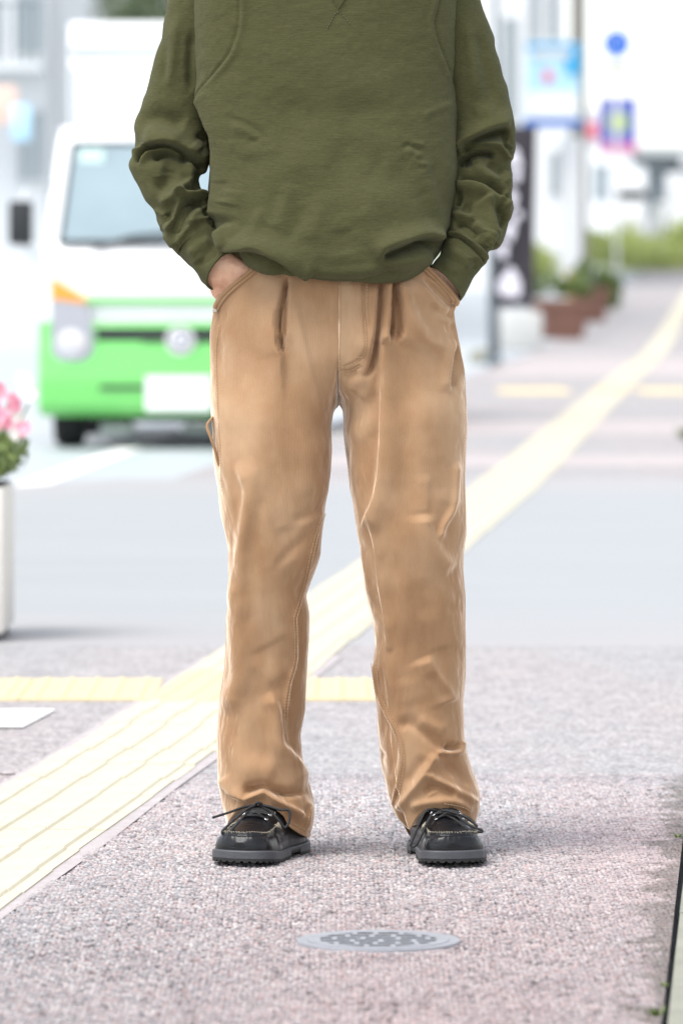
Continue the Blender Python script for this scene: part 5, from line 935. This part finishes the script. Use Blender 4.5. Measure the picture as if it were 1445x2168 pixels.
# grille: dark band, deeper in the middle
mb = MB(); mb.prism([(-.52, .755), (-.52, .665), (-.27, .655), (-.20, .605), (.20, .605), (.27, .655), (.52, .665), (.52, .755)], -.018, .05); gr = mb.build('grille', M['blk'], tr)
mb = MB(); mb.box(-.5, .5, -.024, -.016, .695, .705); mb.box(-.24, .24, -.024, -.016, .655, .665); mb.build('grille_bar', M['blk'], gr)
mb = MB(); mb.lathe((0, 0, 0), [(.001, -.008), (.095, -.008), (.10, 0), (.092, .012), (.001, .012)], 28); bdg = mb.build('badge', M['chrome'], tr, 'auto'); bdg.rotation_euler = (PI/2, 0, 0); bdg.location = (0, -.032, .675)
mb = MB(); mb.lathe((0, 0, 0), [(.001, -.002), (.068, -.002), (.068, .002), (.001, .002)], 28); b2 = mb.build('badge_field', M['lens'], bdg); b2.location = (0, 0, .014)
mb = MB(); mb.tube([(.03*math.cos(a), .03*math.sin(a), .017) for a in np.linspace(0, 2*PI, 22)], .006, 6, False); mb.tube([(-.062, 0, .018), (.062, 0, .018)], .007, 6); mb.build('badge_mark', M['chrome'], bdg, True)
for s in (-1, 1):
    mb = MB(); mb.prism([(s*.80, .93), (s*.80, .60), (s*.74, .545), (s*.60, .545), (s*.54, .60), (s*.54, .72), (s*.575, .90)][::s], -.040, .06); hl = mb.build('headlight', M['lens'], tr, 'auto')
    mb = MB(); mb.lathe((0, 0, 0), [(.001, -.03), (.05, -.02), (.085, .0), (.09, .01), (.001, .012)], 22); r = mb.build('reflector', M['chrome'], hl, 'auto'); r.rotation_euler = (PI/2, 0, 0); r.location = (s*.675, -.05, .655)
    mb = MB(); mb.prism([(s*.80, 1.07), (s*.80, .935), (s*.575, .905), (s*.60, .95)][::s], -.036, .06); mb.build('indicator', M['amber'], tr)
    mb = MB(); mb.lathe((0, 0, 0), [(.001, -.01), (.04, -.01), (.045, .004), (.001, .006)], 18); fg = mb.build('fog_lamp', M['grey'], tr, 'auto'); fg.rotation_euler = (PI/2, 0, 0); fg.location = (s*.685, -.05, .385)
    mb = MB(); mb.box(s*1.00-.075, s*1.00+.075, .12, .2, 1.27, 1.545, .025); mr = mb.build('mirror', M['blk'], tr, 'auto')
    mb = MB(); mb.tube([(s*1.0, .17, 1.53), (s*.96, .2, 1.62), (s*.80, .3, 1.66)], .012, 6); mb.tube([(s*1.0, .17, 1.28), (s*.9, .2, 1.2), (s*.84, .2, 1.17)], .012, 6); mb.build('mirror_arm', M['lgrey'], mr)
    for y_ in (.62, 3.3):
        mb = MB(); mb.lathe((0, 0, 0), [(.001, -.1), (.20, -.1), (.30, -.095), (.325, -.06), (.325, .06), (.30, .095), (.20, .1), (.001, .1)], 28); w_ = mb.build('wheel', M['tyre'], tr, 'auto'); w_.rotation_euler = (0, PI/2, 0); w_.location = (s*.715, y_, .326)
        mb = MB(); mb.lathe((0, 0, 0), [(.001, -.105), (.06, -.112), (.17, -.104), (.19, -.09), (.19, .09), (.17, .104), (.06, .112), (.001, .105)], 20); mb.build('rim', M['lgrey'], w_, 'auto')
    mb = MB(); mb.box(s*.862-.004, s*.862+.004, .55, 1.35, .82, 1.25); mb.build('door', M['tw'], tr)
mb = MB(); mb.box(-.50, -.17, -.07, -.03, .375, .40); mb.box(.2, .5, -.07, -.03, .375, .40); mb.build('bumper_slot', M['blk'], tr)
mb = MB(); mb.box(-.215, .195, -.085, -.066, .235, .455, .008); mb.build('number_plate', M['plate'], tr)
mb = MB(); mb.box(-.66, .66, .25, 4.6, .30, .48); mb.box(-.6, .6, .4, .9, .16, .42); mb.build('chassis', M['blk'], tr)
mb = MB(); mb.box(-.52, -.30, .35, .6, .07, .16, .03); mb.box(.0, .22, .36, .6, .08, .15, .03); mb.build('suspension', M['lgrey'], tr)
bx = MB(); bx.box(-.78, .78, 1.65, 5.2, .62, 2.74, .03); cg = bx.build('cargo_box', M['tw'], tr, 'auto')
mb = MB(); mb.box(-.77, .77, 1.63, 1.66, 2.52, 2.58); mb.box(-.77, -.74, 1.63, 1.655, .7, 2.44); mb.box(.74, .77, 1.63, 1.655, .7, 2.44); mb.build('box_frame', M['lgrey'], cg)
mb = MB(); mb.box(.30, .56, 1.60, 1.66, 2.30, 2.40, .02); mb.build('marker_lamp', M['lens'], cg)
# ---- foliage makers
def leafcloud(name, centers, n, size, mat, parent=None, flat=.5, seed=0, asp=.5):
    g = np.random.default_rng(seed); C_ = np.array(centers, float); k = g.integers(0, len(C_), n); d = g.normal(0, 1, (n, 3)); d /= np.linalg.norm(d, axis=1, keepdims=True)
    p = C_[k, :3]+d*(C_[k, 3:4]*g.uniform(.35, 1.05, (n, 1))**.6)*np.array((1, 1, C_.shape[1] > 4 and 1 or .85))
    a = g.normal(0, 1, (n, 3)); a /= np.linalg.norm(a, axis=1, keepdims=True); b = np.cross(a, d+g.normal(0, .4, (n, 3))); b /= np.linalg.norm(b, axis=1, keepdims=True)+1e-9
    s = size*g.uniform(.6, 1.3, (n, 1)); V = np.stack([p-a*s, p+b*s*asp, p+a*s, p-b*s*asp], 1).reshape(-1, 3)
    return mobj(name, V, np.arange(n*4).reshape(-1, 4), mat, parent, False)
def tree(px, D, h, r, label, seed, mat='dark', group='trees behind the street'):
    p = at(px, D); t = empty('tree', p); tag(t, label, 'tree', group); g = np.random.default_rng(seed)
    mb = MB(); mb.tube(bez([(0, 0, -.2), (.05, .02, h*.3), (-.06, .05, h*.62)], 5), list(np.linspace(.22, .10, 11)), 10)
    for k in range(7): a = 2*PI*k/7+g.uniform(0, .5); mb.tube(bez([(0, 0, h*.35+k*h*.03), (r*.3*math.cos(a), r*.3*math.sin(a), h*.55), (r*.65*math.cos(a), r*.65*math.sin(a), h*.72)], 4), list(np.linspace(.08, .03, 9)), 6)
    mb.build('trunk', M['bark'], t, True)
    cs_ = [(r*.7*math.cos(a)*q, r*.7*math.sin(a)*q, h*(.52+.36*g.random()), r*g.uniform(.28, .48)) for a, q in zip(g.uniform(0, 2*PI, 16), g.uniform(.2, 1, 16))]
    leafcloud('crown', cs_, 5200, .055, M[mat], t, seed=seed)
    return t
tree(300, 72, 6.0, 1.0, 'dark green tree showing over the left of the truck roof', 3)
tree(420, 80, 7.2, 1.5, 'tall green tree showing over the truck beside the left sleeve', 4)
# ---- flower planter at the left edge
PD = 13.75; e = empty('flower_planter', (xx(-68, PD), PD-D0, 0)); tag(e, 'pale planter box with pink and white flowers cut off by the left edge', 'planter')
mb = MB(); mb.box(-.11, .11, -.22, .22, .02, .40, .012); mb.build('box', M['cream'], e, 'auto')
mb = MB(); mb.box(-.095, .095, -.2, .2, .0, .02); mb.build('foot', M['blk'], e)
mb = MB(); mb.box(-.098, .098, -.205, .205, .392, .404); mb.build('soil', M['soil'], e)
leafcloud('leaves', [(x, y, .47+.03*rng.random(), .075) for x in (-.06, .02, .075) for y in (-.15, 0, .15)], 900, .022, M['leaf'], e, seed=5)
def flower(x, y, z, mat, sc):
    V, Fs = [], []
    for k in range(5):
        a = 2*PI*k/5; c_, s_ = math.cos(a), math.sin(a); i = len(V)
        for u, v, w_ in ((0, 0, 0), (.5, .5, .25), (1, .32, .35), (1.1, 0, .3), (1, -.32, .35), (.5, -.5, .25)): V.append(((u*c_-v*s_)*sc, -w_*sc*.7+(.0), (u*s_+v*c_)*sc))
        Fs.append(tuple(range(i, i+6)))
    o = mobj('flower', V, Fs, mat, e, False); o.location = (x, y, z); o.rotation_euler = (rng.uniform(-.9, .2), rng.uniform(-.5, .5), rng.uniform(-.8, .8)); return o
for px, py, m in ((14, 828, 'petal'), (42, 852, 'petal'), (2, 868, 'petal'), (22, 884, 'petal'), (30, 892, 'petal'), (66, 822, 'petalw'), (74, 836, 'petalw'), (52, 884, 'petalw'), (58, 905, 'petal'), (-8, 840, 'petal'), (-14, 876, 'petalw'), (-28, 850, 'petal'), (48, 926, 'petalw')):
    for q in range(3):
        y_ = rng.uniform(-.12, .12); D_ = PD+y_; fl = flower(xx(px-14+rng.normal(0, 5), D_)-e.location.x, y_, zz(py+rng.normal(0, 6), D_), M[m], .019*rng.uniform(.8, 1.2))
for px, py in ((70, 828), (44, 856), (56, 890), (20, 850)):
    mb = MB(); mb.tube(bez([(.05, .0, .42), (xx(px-20, PD)-e.location.x, 0, zz(py+50, PD)), (xx(px, PD)-e.location.x, 0, zz(py, PD))], 5), .003, 6); mb.build('stem', M['leaf'], e, True)
# ---- buildings
def building(name, label, x0, x1, y0, y1, h, wall, wins=(), base=None, group=None):
    z0 = float(gz(y0+D0))-.2 if base is None else base
    b = empty(name, ((x0+x1)/2, y0, z0)); tag(b, label, 'building', group)
    mb = MB(); mb.box(x0-b.location.x, x1-b.location.x, 0, y1-y0, 0, h); mb.build('wall', M[wall], b)
    mb = MB(); mb.box(x0-b.location.x-.12, x1-b.location.x+.12, -.12, y1-y0+.1, h, h+.22); mb.build('parapet', M[wall], b)
    fm = MB(); 
    for (wx, wz, ww, wh) in wins:
        mb = MB(); X0 = wx-b.location.x
        for a in ((X0-.05, X0, wz-.05, wz+wh+.05), (X0+ww, X0+ww+.05, wz-.05, wz+wh+.05), (X0, X0+ww, wz-.05, wz), (X0, X0+ww, wz+wh, wz+wh+.05), (X0+ww/2-.02, X0+ww/2+.02, wz, wz+wh)): mb.box(a[0], a[1], -.06, .02, a[2], a[3])
        w_ = mb.build('window', M['lgrey'], b); mb = MB(); mb.box(X0, X0+ww, -.015, .01, wz, wz+wh); mb.build('pane', M['pane'], w_)
    return b
building('apartment_block', 'pale grey apartment block with windows behind the truck mirror', -16, xx(98, 78), 78-D0, 92, 16, 'wallg', [(xx(42, 78), 4.5, .36, 1.1), (xx(42, 78), 2.6, .36, 1.0), (-6.2, 4.5, 1.0, 1.2), (-6.2, 7.5, 1.0, 1.2), (xx(42, 78), 7.5, .36, 1.1)])
b_ = building('white_house', 'white plain house wall above the left of the truck', xx(98, 96), xx(214, 96), 96-D0, 110, 14, 'wallw', [(xx(146, 96), 4.9, .3, 1.5), (xx(146, 96), 8, .3, 1.5)])
building('shop_house', 'low white shop house behind the left end of the truck', xx(-10, 88), xx(64, 88), 88-D0-1, 93, 3.2, 'wallw', [(xx(8, 88), .9, .25, 1.1)])
bd_ = empty('balcony', (xx(52, 77), 77-D0, float(zz(130, 77)))); 
bd_.parent = None
tag(bd_, 'grey metal balcony with upright bars on the pale apartment block', 'balcony')
mb = MB(); mb.box(-1.6, .25, .1, 1.0, -.12, 0); mb.build('slab', M['wallg'], bd_)
for k in range(12):
    mb = MB(); x = -1.5+.15*k; mb.box(x, x+.035, .1, .14, 0, .85); mb.build('bar', M['grey'], bd_)
mb = MB(); mb.box(-1.6, .25, .09, .15, .85, .9); mb.build('rail', M['grey'], bd_)
def board(name, label, cat, px0, px1, py0, py1, D, mat, post=None, th=.06):
    x0, x1, z0, z1 = xx(px0, D), xx(px1, D), zz(py1, D), zz(py0, D); g0 = float(gz(D))
    o = empty(name, ((x0+x1)/2, D-D0, g0)); tag(o, label, cat); mb = MB(); mb.box(-(x1-x0)/2, (x1-x0)/2, -th/2, th/2, z0-g0, z1-g0, .01); mb.build('panel', M[mat], o, 'auto')
    if post:
        mb = MB(); mb.tube([(post, .05, -.1), (post, .05, z1-g0)], .035, 10); mb.build('post', M['lgrey'], o, True)
    return o
board('sign_board', 'peach coloured shop sign board at the left edge', 'sign', -40, 36, 182, 262, 60, 'peach', -.15)
board('sign_board', 'light blue shop sign board right of the peach one', 'sign', 26, 66, 222, 298, 58, 'lblue', 0)
mb = MB(); x0 = xx(-30, 105); wl = empty('low_wall', (xx(30, 105), 105-D0, float(gz(105)))); tag(wl, 'low pinkish wall across the road at the left edge', 'wall')
mb.box(-2.5, .58, 0, .3, -.2, zz(572, 105)-float(gz(105))); mb.build('wall_face', M['wallp'], wl); mb = MB(); mb.box(-2.5, .6, -.03, .33, zz(572, 105)-float(gz(105)), zz(566, 105)-float(gz(105))); mb.build('coping', M['conc'], wl)
def shrub(px, D, w_, h, label, mat, n=700, seed=1, z0=0, group=None, name='shrub', sz=.06):
    p = at(px, D); o = empty(name, p); tag(o, label, name.replace('_', ' '), group)
    cs_ = [(rng.uniform(-w_, w_)*.7, rng.uniform(-.3, .3)*w_, z0+h*rng.uniform(.25, .75), h*.32) for _ in range(9)]
    leafcloud('leaves', cs_, n, sz, M[mat], o, seed=seed); mb = MB()
    for k in range(4): mb.tube([(0, 0, z0-.1), (rng.uniform(-.5, .5)*w_, rng.uniform(-.2, .2)*w_, z0+h*.6)], .012, 5)
    mb.build('stem', M['bark'], o, True); return o
shrub(52, 104, .25, .9, 'small green shrub above the low pinkish wall', 'leaf', 500, 8, .75)
# ---- kerb-side things on the right
FD = 60.; fp = empty('banner_flag', (xx(1042, FD), FD-D0, 0)); tag(fp, 'black and white banner flag on a grey post beside the right sleeve', 'flag')
gx_ = lambda px: xx(px, FD)-fp.location.x
mb = MB(); mb.tube([(0, 0, -.05), (0, 0, zz(250, FD))], .052, 12); mb.build('post', M['grey'], fp, True)
mb = MB(); mb.lathe((0, 0, 0), [(.12, 0), (.12, .06), (.06, .10)], 16); mb.build('foot', M['grey'], fp, 'auto')
nx, nz = 18, 60; V = []
for i in range(nz):
    for j in range(nx):
        u, v = j/(nx-1), i/(nz-1); x = gx_(1046)+(gx_(1134)-gx_(1046))*u*(1-.07*v); V.append((x, -.07+.03*math.sin(u*6+v*5)*u, zz(268, FD)+(zz(650, FD)-zz(268, FD))*v))
fc = mobj('cloth', V, gridf(nz, nx, False), M['flag'], fp); so2 = fc.modifiers.new('thick', 'SOLIDIFY'); so2.thickness = .004
mb = MB(); mb.tube([(0, -.03, zz(268, FD)), (gx_(1136), -.07, zz(268, FD))], .012, 6); mb.build('crossbar', M['grey'], fp, True)
def blob(px, py, rx, rz_, rot=0):
    c_ = (gx_(px), zz(py, FD)); mb = MB(); n = 16; pts = []
    for k in range(n):
        a = 2*PI*k/n; r = 1+.18*math.sin(3*a+px)+.1*math.sin(5*a); x, z = rx*r*math.cos(a), rz_*r*math.sin(a); pts.append((c_[0]+x*math.cos(rot)-z*math.sin(rot), c_[1]+x*math.sin(rot)+z*math.cos(rot)))
    mb.prism(pts[::-1], -.112, -.108); mb.build('print', M['flagw'], fc)
for a in ((1086, 335, .075, .12, .4), (1090, 372, .06, .07, -.5), (1082, 420, .05, .12, .1), (1096, 455, .04, .05, .6), (1078, 486, .06, .14, -.25), (1062, 530, .06, .09, .3), (1078, 602, .13, .165, 0)): blob(*a)
mb = MB(); mb.lathe((0, 0, 0), [(.16, 0), (.15, .12), (.11, .16), (.05, .17)], 18); w_ = mb.build('post_weight', M['kerb'], None, 'auto'); w_.location = (xx(1020, 60.4), 60.4-D0, 0); tag(w_, 'greyish brown weight block on the ground left of the flag post', 'weight')
mb = MB(); mb.box(-.32, .32, -.15, .15, 0, .55, .06); o = mb.build('kerb_block', M['conc'], None, 'auto'); o.location = (xx(1098, 72), 72-D0, float(gz(72))-.02); tag(o, 'white concrete block on the pavement between flag post and brown planter', 'block')
def planter(px, D, w_, h, label, seed, sz=1.0):
    p = at(px, D); o = empty('street_planter', p); tag(o, label, 'planter', 'brown street planters')
    b = bmesh.new(); 
    mb = MB(); a0, a1 = w_*.36, w_*.5; V = []
    for r, z in ((a0, 0), (a0*1.02, .03), (a1*.97, h-.10), (a1*1.05, h-.10), (a1*1.06, h), (a1*.92, h), (a1*.9, h-.08)):
        V += [(x*r, y*r, z) for x, y in ((-1, -.92), (-.92, -1), (.92, -1), (1, -.92), (1, .92), (.92, 1), (-.92, 1), (-1, .92))]
    mb.add(V, [tuple(f) for f in gridf(7, 8)]+[tuple(range(8))[::-1]]); mb.build('pot', M['terra'], o)
    mb = MB(); mb.box(-a1*.88, a1*.88, -a1*.88, a1*.88, h-.12, h-.07); mb.build('soil', M['soil'], o)
    leafcloud('leaves', [(rng.uniform(-1, 1)*a1*.8, rng.uniform(-1, 1)*a1*.6, h+.1+rng.uniform(0, .18)*sz, .15) for _ in range(9)], 1100, .05, M['leaf'], o, seed=seed); return o
planter(1184, 79, .92, .60, 'brown tapered planter with green plants, the nearer one', 21)
planter(1250, 90, .62, .58, 'brown planter with taller plants behind the nearer one', 22, 1.8)
UD = 93.; up_ = empty('utility_pole', at(1223, UD)); tag(up_, 'tall grey brown utility pole wearing a white sleeve and yellow guard', 'pole')
g0 = float(gz(UD)); mb = MB(); mb.lathe((0, 0, -.2), [(.165, 0), (.135, 10.5)], 20); mb.build('shaft', M['pole'], up_, 'auto')
mb = MB(); mb.lathe((-.12, -.03, zz(570, UD)-g0), [(.21, 0), (.21, (570-290)*UD/F)], 20); mb.build('sleeve', M['wallw'], up_, 'auto')
for k in range(4):
    mb = MB(); mb.box(-.20+.1*k, -.15+.1*k, -.20, -.17, zz(640, UD)-g0, zz(572, UD)-g0); mb.build('guard_stripe', M['yel'], up_)
mb = MB(); mb.tube([(-.9, 0, zz(-60, UD)-g0), (.9, 0, zz(-60, UD)-g0)], .05, 8); mb.build('crossarm', M['lgrey'], up_, True)
def hung(label, px0, px1, py0, py1, D, prints, mat, name='street_banner'):
    x0, x1 = xx(px0, D), xx(px1, D); zt, zb = zz(py0, D), zz(py1, D); o = empty(name, ((x0+x1)/2, D-D0-.2, float(gz(D)))); tag(o, label, 'banner'); g0 = float(gz(D)); hw = (x1-x0)/2
    V = [(-hw+2*hw*j/11, .015*math.sin(j*.9), zt-g0+(zb-zt)*i/11+.02*math.sin(j*.7)*(i == 11)) for i in range(12) for j in range(12)]
    c_ = mobj('cloth', V, gridf(12, 12, False), M[mat], o); so2 = c_.modifiers.new('thick', 'SOLIDIFY'); so2.thickness = .006
    mb = MB()
    for z in (zt, zb): mb.tube([(-hw-.03, .0, z-g0), (hw+.1, .0, z-g0)], .018, 8)
    mb.build('rod', M['lgrey'], o, True)
    for q, (a, b, c2, d2, m) in enumerate(prints):
        mb = MB(); X0, X1, Z1, Z0 = xx(a, D)-o.location.x, xx(b, D)-o.location.x, zz(c2, D)-g0, zz(d2, D)-g0
        if m[0] == '*':
            n = 18; mb.prism([((X0+X1)/2+(X1-X0)/2*math.cos(2*PI*k/n)*(1+.1*math.sin(3*k)), (Z0+Z1)/2+(Z1-Z0)/2*math.sin(2*PI*k/n)) for k in range(n)], -.03-.003*q, -.022); mb.build('print', M[m[1:]], c_)
        else: mb.box(X0, X1, -.028-.003*q, -.02, Z0, Z1); mb.build('print', M[m], c_)
    return o
hung('large pale blue banner with a red emblem hung on the utility pole', 1112, 1226, 92, 268, 92.6, [(1112, 1226, 92, 106, 'cyan'), (1196, 1226, 92, 158, 'cyan'), (1124, 1208, 104, 122, 'petalw'), (1148, 1168, 148, 178, '*red'), (1106, 1226, 254, 268, 'blue'), (1116, 1222, 196, 250, 'plate')], 'lblue')
hung('small violet banner with a lime patch and pink lower edge', 1268, 1346, 208, 308, 128, [(1284, 1330, 236, 282, '*lime'), (1268, 1346, 302, 324, 'pink')], 'vio')
hung('narrow white banner with a red patch right of the utility pole', 1238, 1266, 236, 308, 120, [(1240, 1264, 258, 296, '*red')], 'flagw')
SD = 114.; sp = empty('round_sign', at(1304, SD)); tag(sp, 'round blue traffic sign on a thin pole at the upper right', 'sign'); g0 = float(gz(SD))
mb = MB(); mb.tube([(0, .06, -.2), (0, .06, zz(70, SD)-g0)], .038, 10); mb.build('post', M['wallw'], sp, True)
mb = MB(); mb.lathe((0, 0, 0), [(.001, 0), (.305, 0), (.305, .02), (.001, .02)], 36); d_ = mb.build('disc', M['blue'], sp, 'auto'); d_.rotation_euler = (PI/2, 0, 0); d_.location = (0, 0, zz(92, SD)-g0)
def fig(x, z, s):
    mb = MB(); mb.lathe((x, z+.11*s, .021), [(.022*s, 0), (.022*s, .004)], 10); mb.box(x-.03*s, x+.03*s, z-.02*s, z+.08*s, .021, .025); mb.box(x-.028*s, x-.006*s, z-.12*s, z-.02*s, .021, .025); mb.box(x+.006*s, x+.028*s, z-.12*s, z-.02*s, .021, .025); mb.build('pictogram', M['plate'], d_)
fig(-.06, .06, .8); fig(.07, .0, .5)
mb = MB(); mb.box(-.28, .28, -.02, .02, zz(150, SD)-g0, zz(136, SD)-g0); mb.build('sub_plate', M['kerb'], sp)
lp = empty('lamp_post', at(1051, 64)); tag(lp, 'thin grey lamp post rising beside the right sleeve', 'post'); mb = MB(); mb.tube(bez([(0, 0, 0), (0, 0, 3), (0, 0, 6.4), (.3, -.2, 7.1), (1.0, -.4, 7.3)], 6), .036, 10); mb.build('mast', M['grey'], lp, True); mb = MB(); mb.box(.95, 1.5, -.52, -.28, 7.24, 7.38, .04); mb.build('lamp_head', M['lgrey'], lp, 'auto')
# hedge and grass verge far right, stuff nobody could count
g = np.random.default_rng(77); n = 26000; Dh = g.uniform(148, 168, n); Xh = g.uniform(3.0, 16, n); hgt = (.55+.5*(vnoise(np.stack([Xh*.7, Dh*.2, 0*Xh], -1), 3)+.4)).clip(.25, 1.5)*g.uniform(.2, 1, n)
p = np.stack([Xh, Dh-D0, gz(Dh)+hgt], -1); a = g.normal(0, 1, (n, 3))*np.array((.5, .5, 1)); a /= np.linalg.norm(a, axis=1, keepdims=True); b = np.cross(a, g.normal(0, 1, (n, 3))); b /= np.linalg.norm(b, axis=1, keepdims=True); s = g.uniform(.06, .16, (n, 1))
tag(mobj('verge_grass', np.stack([p-a*s, p+b*s*.5, p+a*s, p-b*s*.5], 1).reshape(-1, 3), np.arange(n*4).reshape(-1, 4), M['grass'], None, False), 'long yellow green grass and weeds of the far verge', 'grass', None, 'stuff')
for k, (px, D, w_, h, lab) in enumerate(((1140, 118, .5, 1.2, 'olive shrub right of the black and white flag'), (1270, 100, .35, .7, 'dark green shrub beside the far brown planter'), (1330, 158, .9, 1.5, 'pale green shrub in the verge under the white van'), (1440, 158, .9, 1.7, 'green shrub at the right edge of the verge'))): shrub(px, D, w_, h, lab, 'grass' if k != 1 else 'leaf', 900, 40+k, 0, 'shrubs on the verge', sz=.1)
# viaduct, van, buildings
vd = empty('footbridge', at(1388, 176)); tag(vd, 'grey footbridge on a dark pillar crossing the far street', 'bridge'); g0 = float(gz(176))
mb = MB(); mb.box(-.32, .32, -.4, .4, -.3, zz(345, 176)-g0); mb.build('pillar', M['grey'], vd)
mb = MB(); mb.box(-.8, .8, -.6, .6, zz(352, 176)-g0, zz(330, 176)-g0); mb.build('pillar_head', M['grey'], vd)
mb = MB(); mb.box(-1.6, 14, -.9, .9, zz(330, 176)-g0, zz(312, 176)-g0); mb.build('deck', M['lgrey'], vd)
mb = MB(); mb.box(.2, 14, .4, .6, zz(366, 176)-g0, zz(352, 176)-g0); mb.build('beam', M['grey'], vd)
vn = empty('van', at(1360, 182)); tag(vn, 'white high roof van with dark side windows under the footbridge', 'van'); v0 = float(gz(182)); q = 182/F
mb = MB(); mb.box(-62*q, 70*q, -.85, .85, .3, zz(372, 182)-v0, .12); mb.build('body', M['tw'], vn, 'auto')
for a, b in ((-58, 2), (22, 44)): mb = MB(); mb.box(a*q, b*q, -.87, -.84, zz(424, 182)-v0, zz(402, 182)-v0); mb.build('window', M['blk'], vn)
for s in (-40, 46):
    mb = MB(); mb.lathe((0, 0, 0), [(.001, -.1), (.3, -.1), (.32, 0), (.3, .1), (.001, .1)], 20); o = mb.build('wheel', M['tyre'], vn, 'auto'); o.rotation_euler = (PI/2, 0, 0); o.location = (s*q, -.8, .32)
    mb = MB(); mb.lathe((0, 0, 0), [(.001, .1), (.17, .11), (.001, .12)], 14); mb.build('rim', M['lgrey'], o)
fl = empty('flag', at(1400, 150)); tag(fl, 'white slanting flag standing in the verge before the van', 'flag'); f0 = float(gz(150)); V = [(xx(1418+(-36 if j else 0)-.30*(i*9)+(8 if j else 0), 150)-fl.location.x+.012*math.sin(i), .02*math.sin(i*.8+j), zz(425+i*9+(4 if j else 0), 150)-f0) for i in range(9) for j in range(2)]
c_ = mobj('cloth', V, gridf(9, 2, False), M['plate'], fl); so2 = c_.modifiers.new('thick', 'SOLIDIFY'); so2.thickness = .01; mb = MB(); mb.tube([(xx(1385, 150)-fl.location.x, .03, -.1), (xx(1420, 150)-fl.location.x, .03, zz(415, 150)-f0)], .02, 6); mb.build('pole', M['lgrey'], fl, True)
building('white_building', 'white building with tall grey windows right of the right sleeve', xx(985, 125), xx(1196, 125), 125-D0, 140, 13, 'wallw', [(xx(1066, 125), zz(240, 125)-.8, .28, 2.4), (xx(1120, 125), zz(70, 125)-.8, .2, 1.6), (xx(1165, 125), zz(400, 125)-.8, .2, 1.0), (xx(1160, 125), zz(70, 125)-.8, .2, 1.6)])
building('white_hall', 'long low white hall behind the utility pole', xx(1190, 215), xx(1345, 215), 215-D0, 235, 5.4, 'wallw', [(xx(1255, 215), 2.2, .6, 1.4)])
building('pale_block', 'pale distant block at the right edge behind the footbridge', xx(1330, 300), xx(1560, 300), 300-D0, 320, 5.2, 'wallw', [(xx(1400, 300), 2.8, 1.0, 1.2)])
building('grey_row', 'row of pale houses across the end of the street', xx(100, 260), xx(1000, 260), 260-D0, 280, 9, 'wallw', [(xx(700+60*k, 260), 4, .8, 1.2) for k in range(2)])
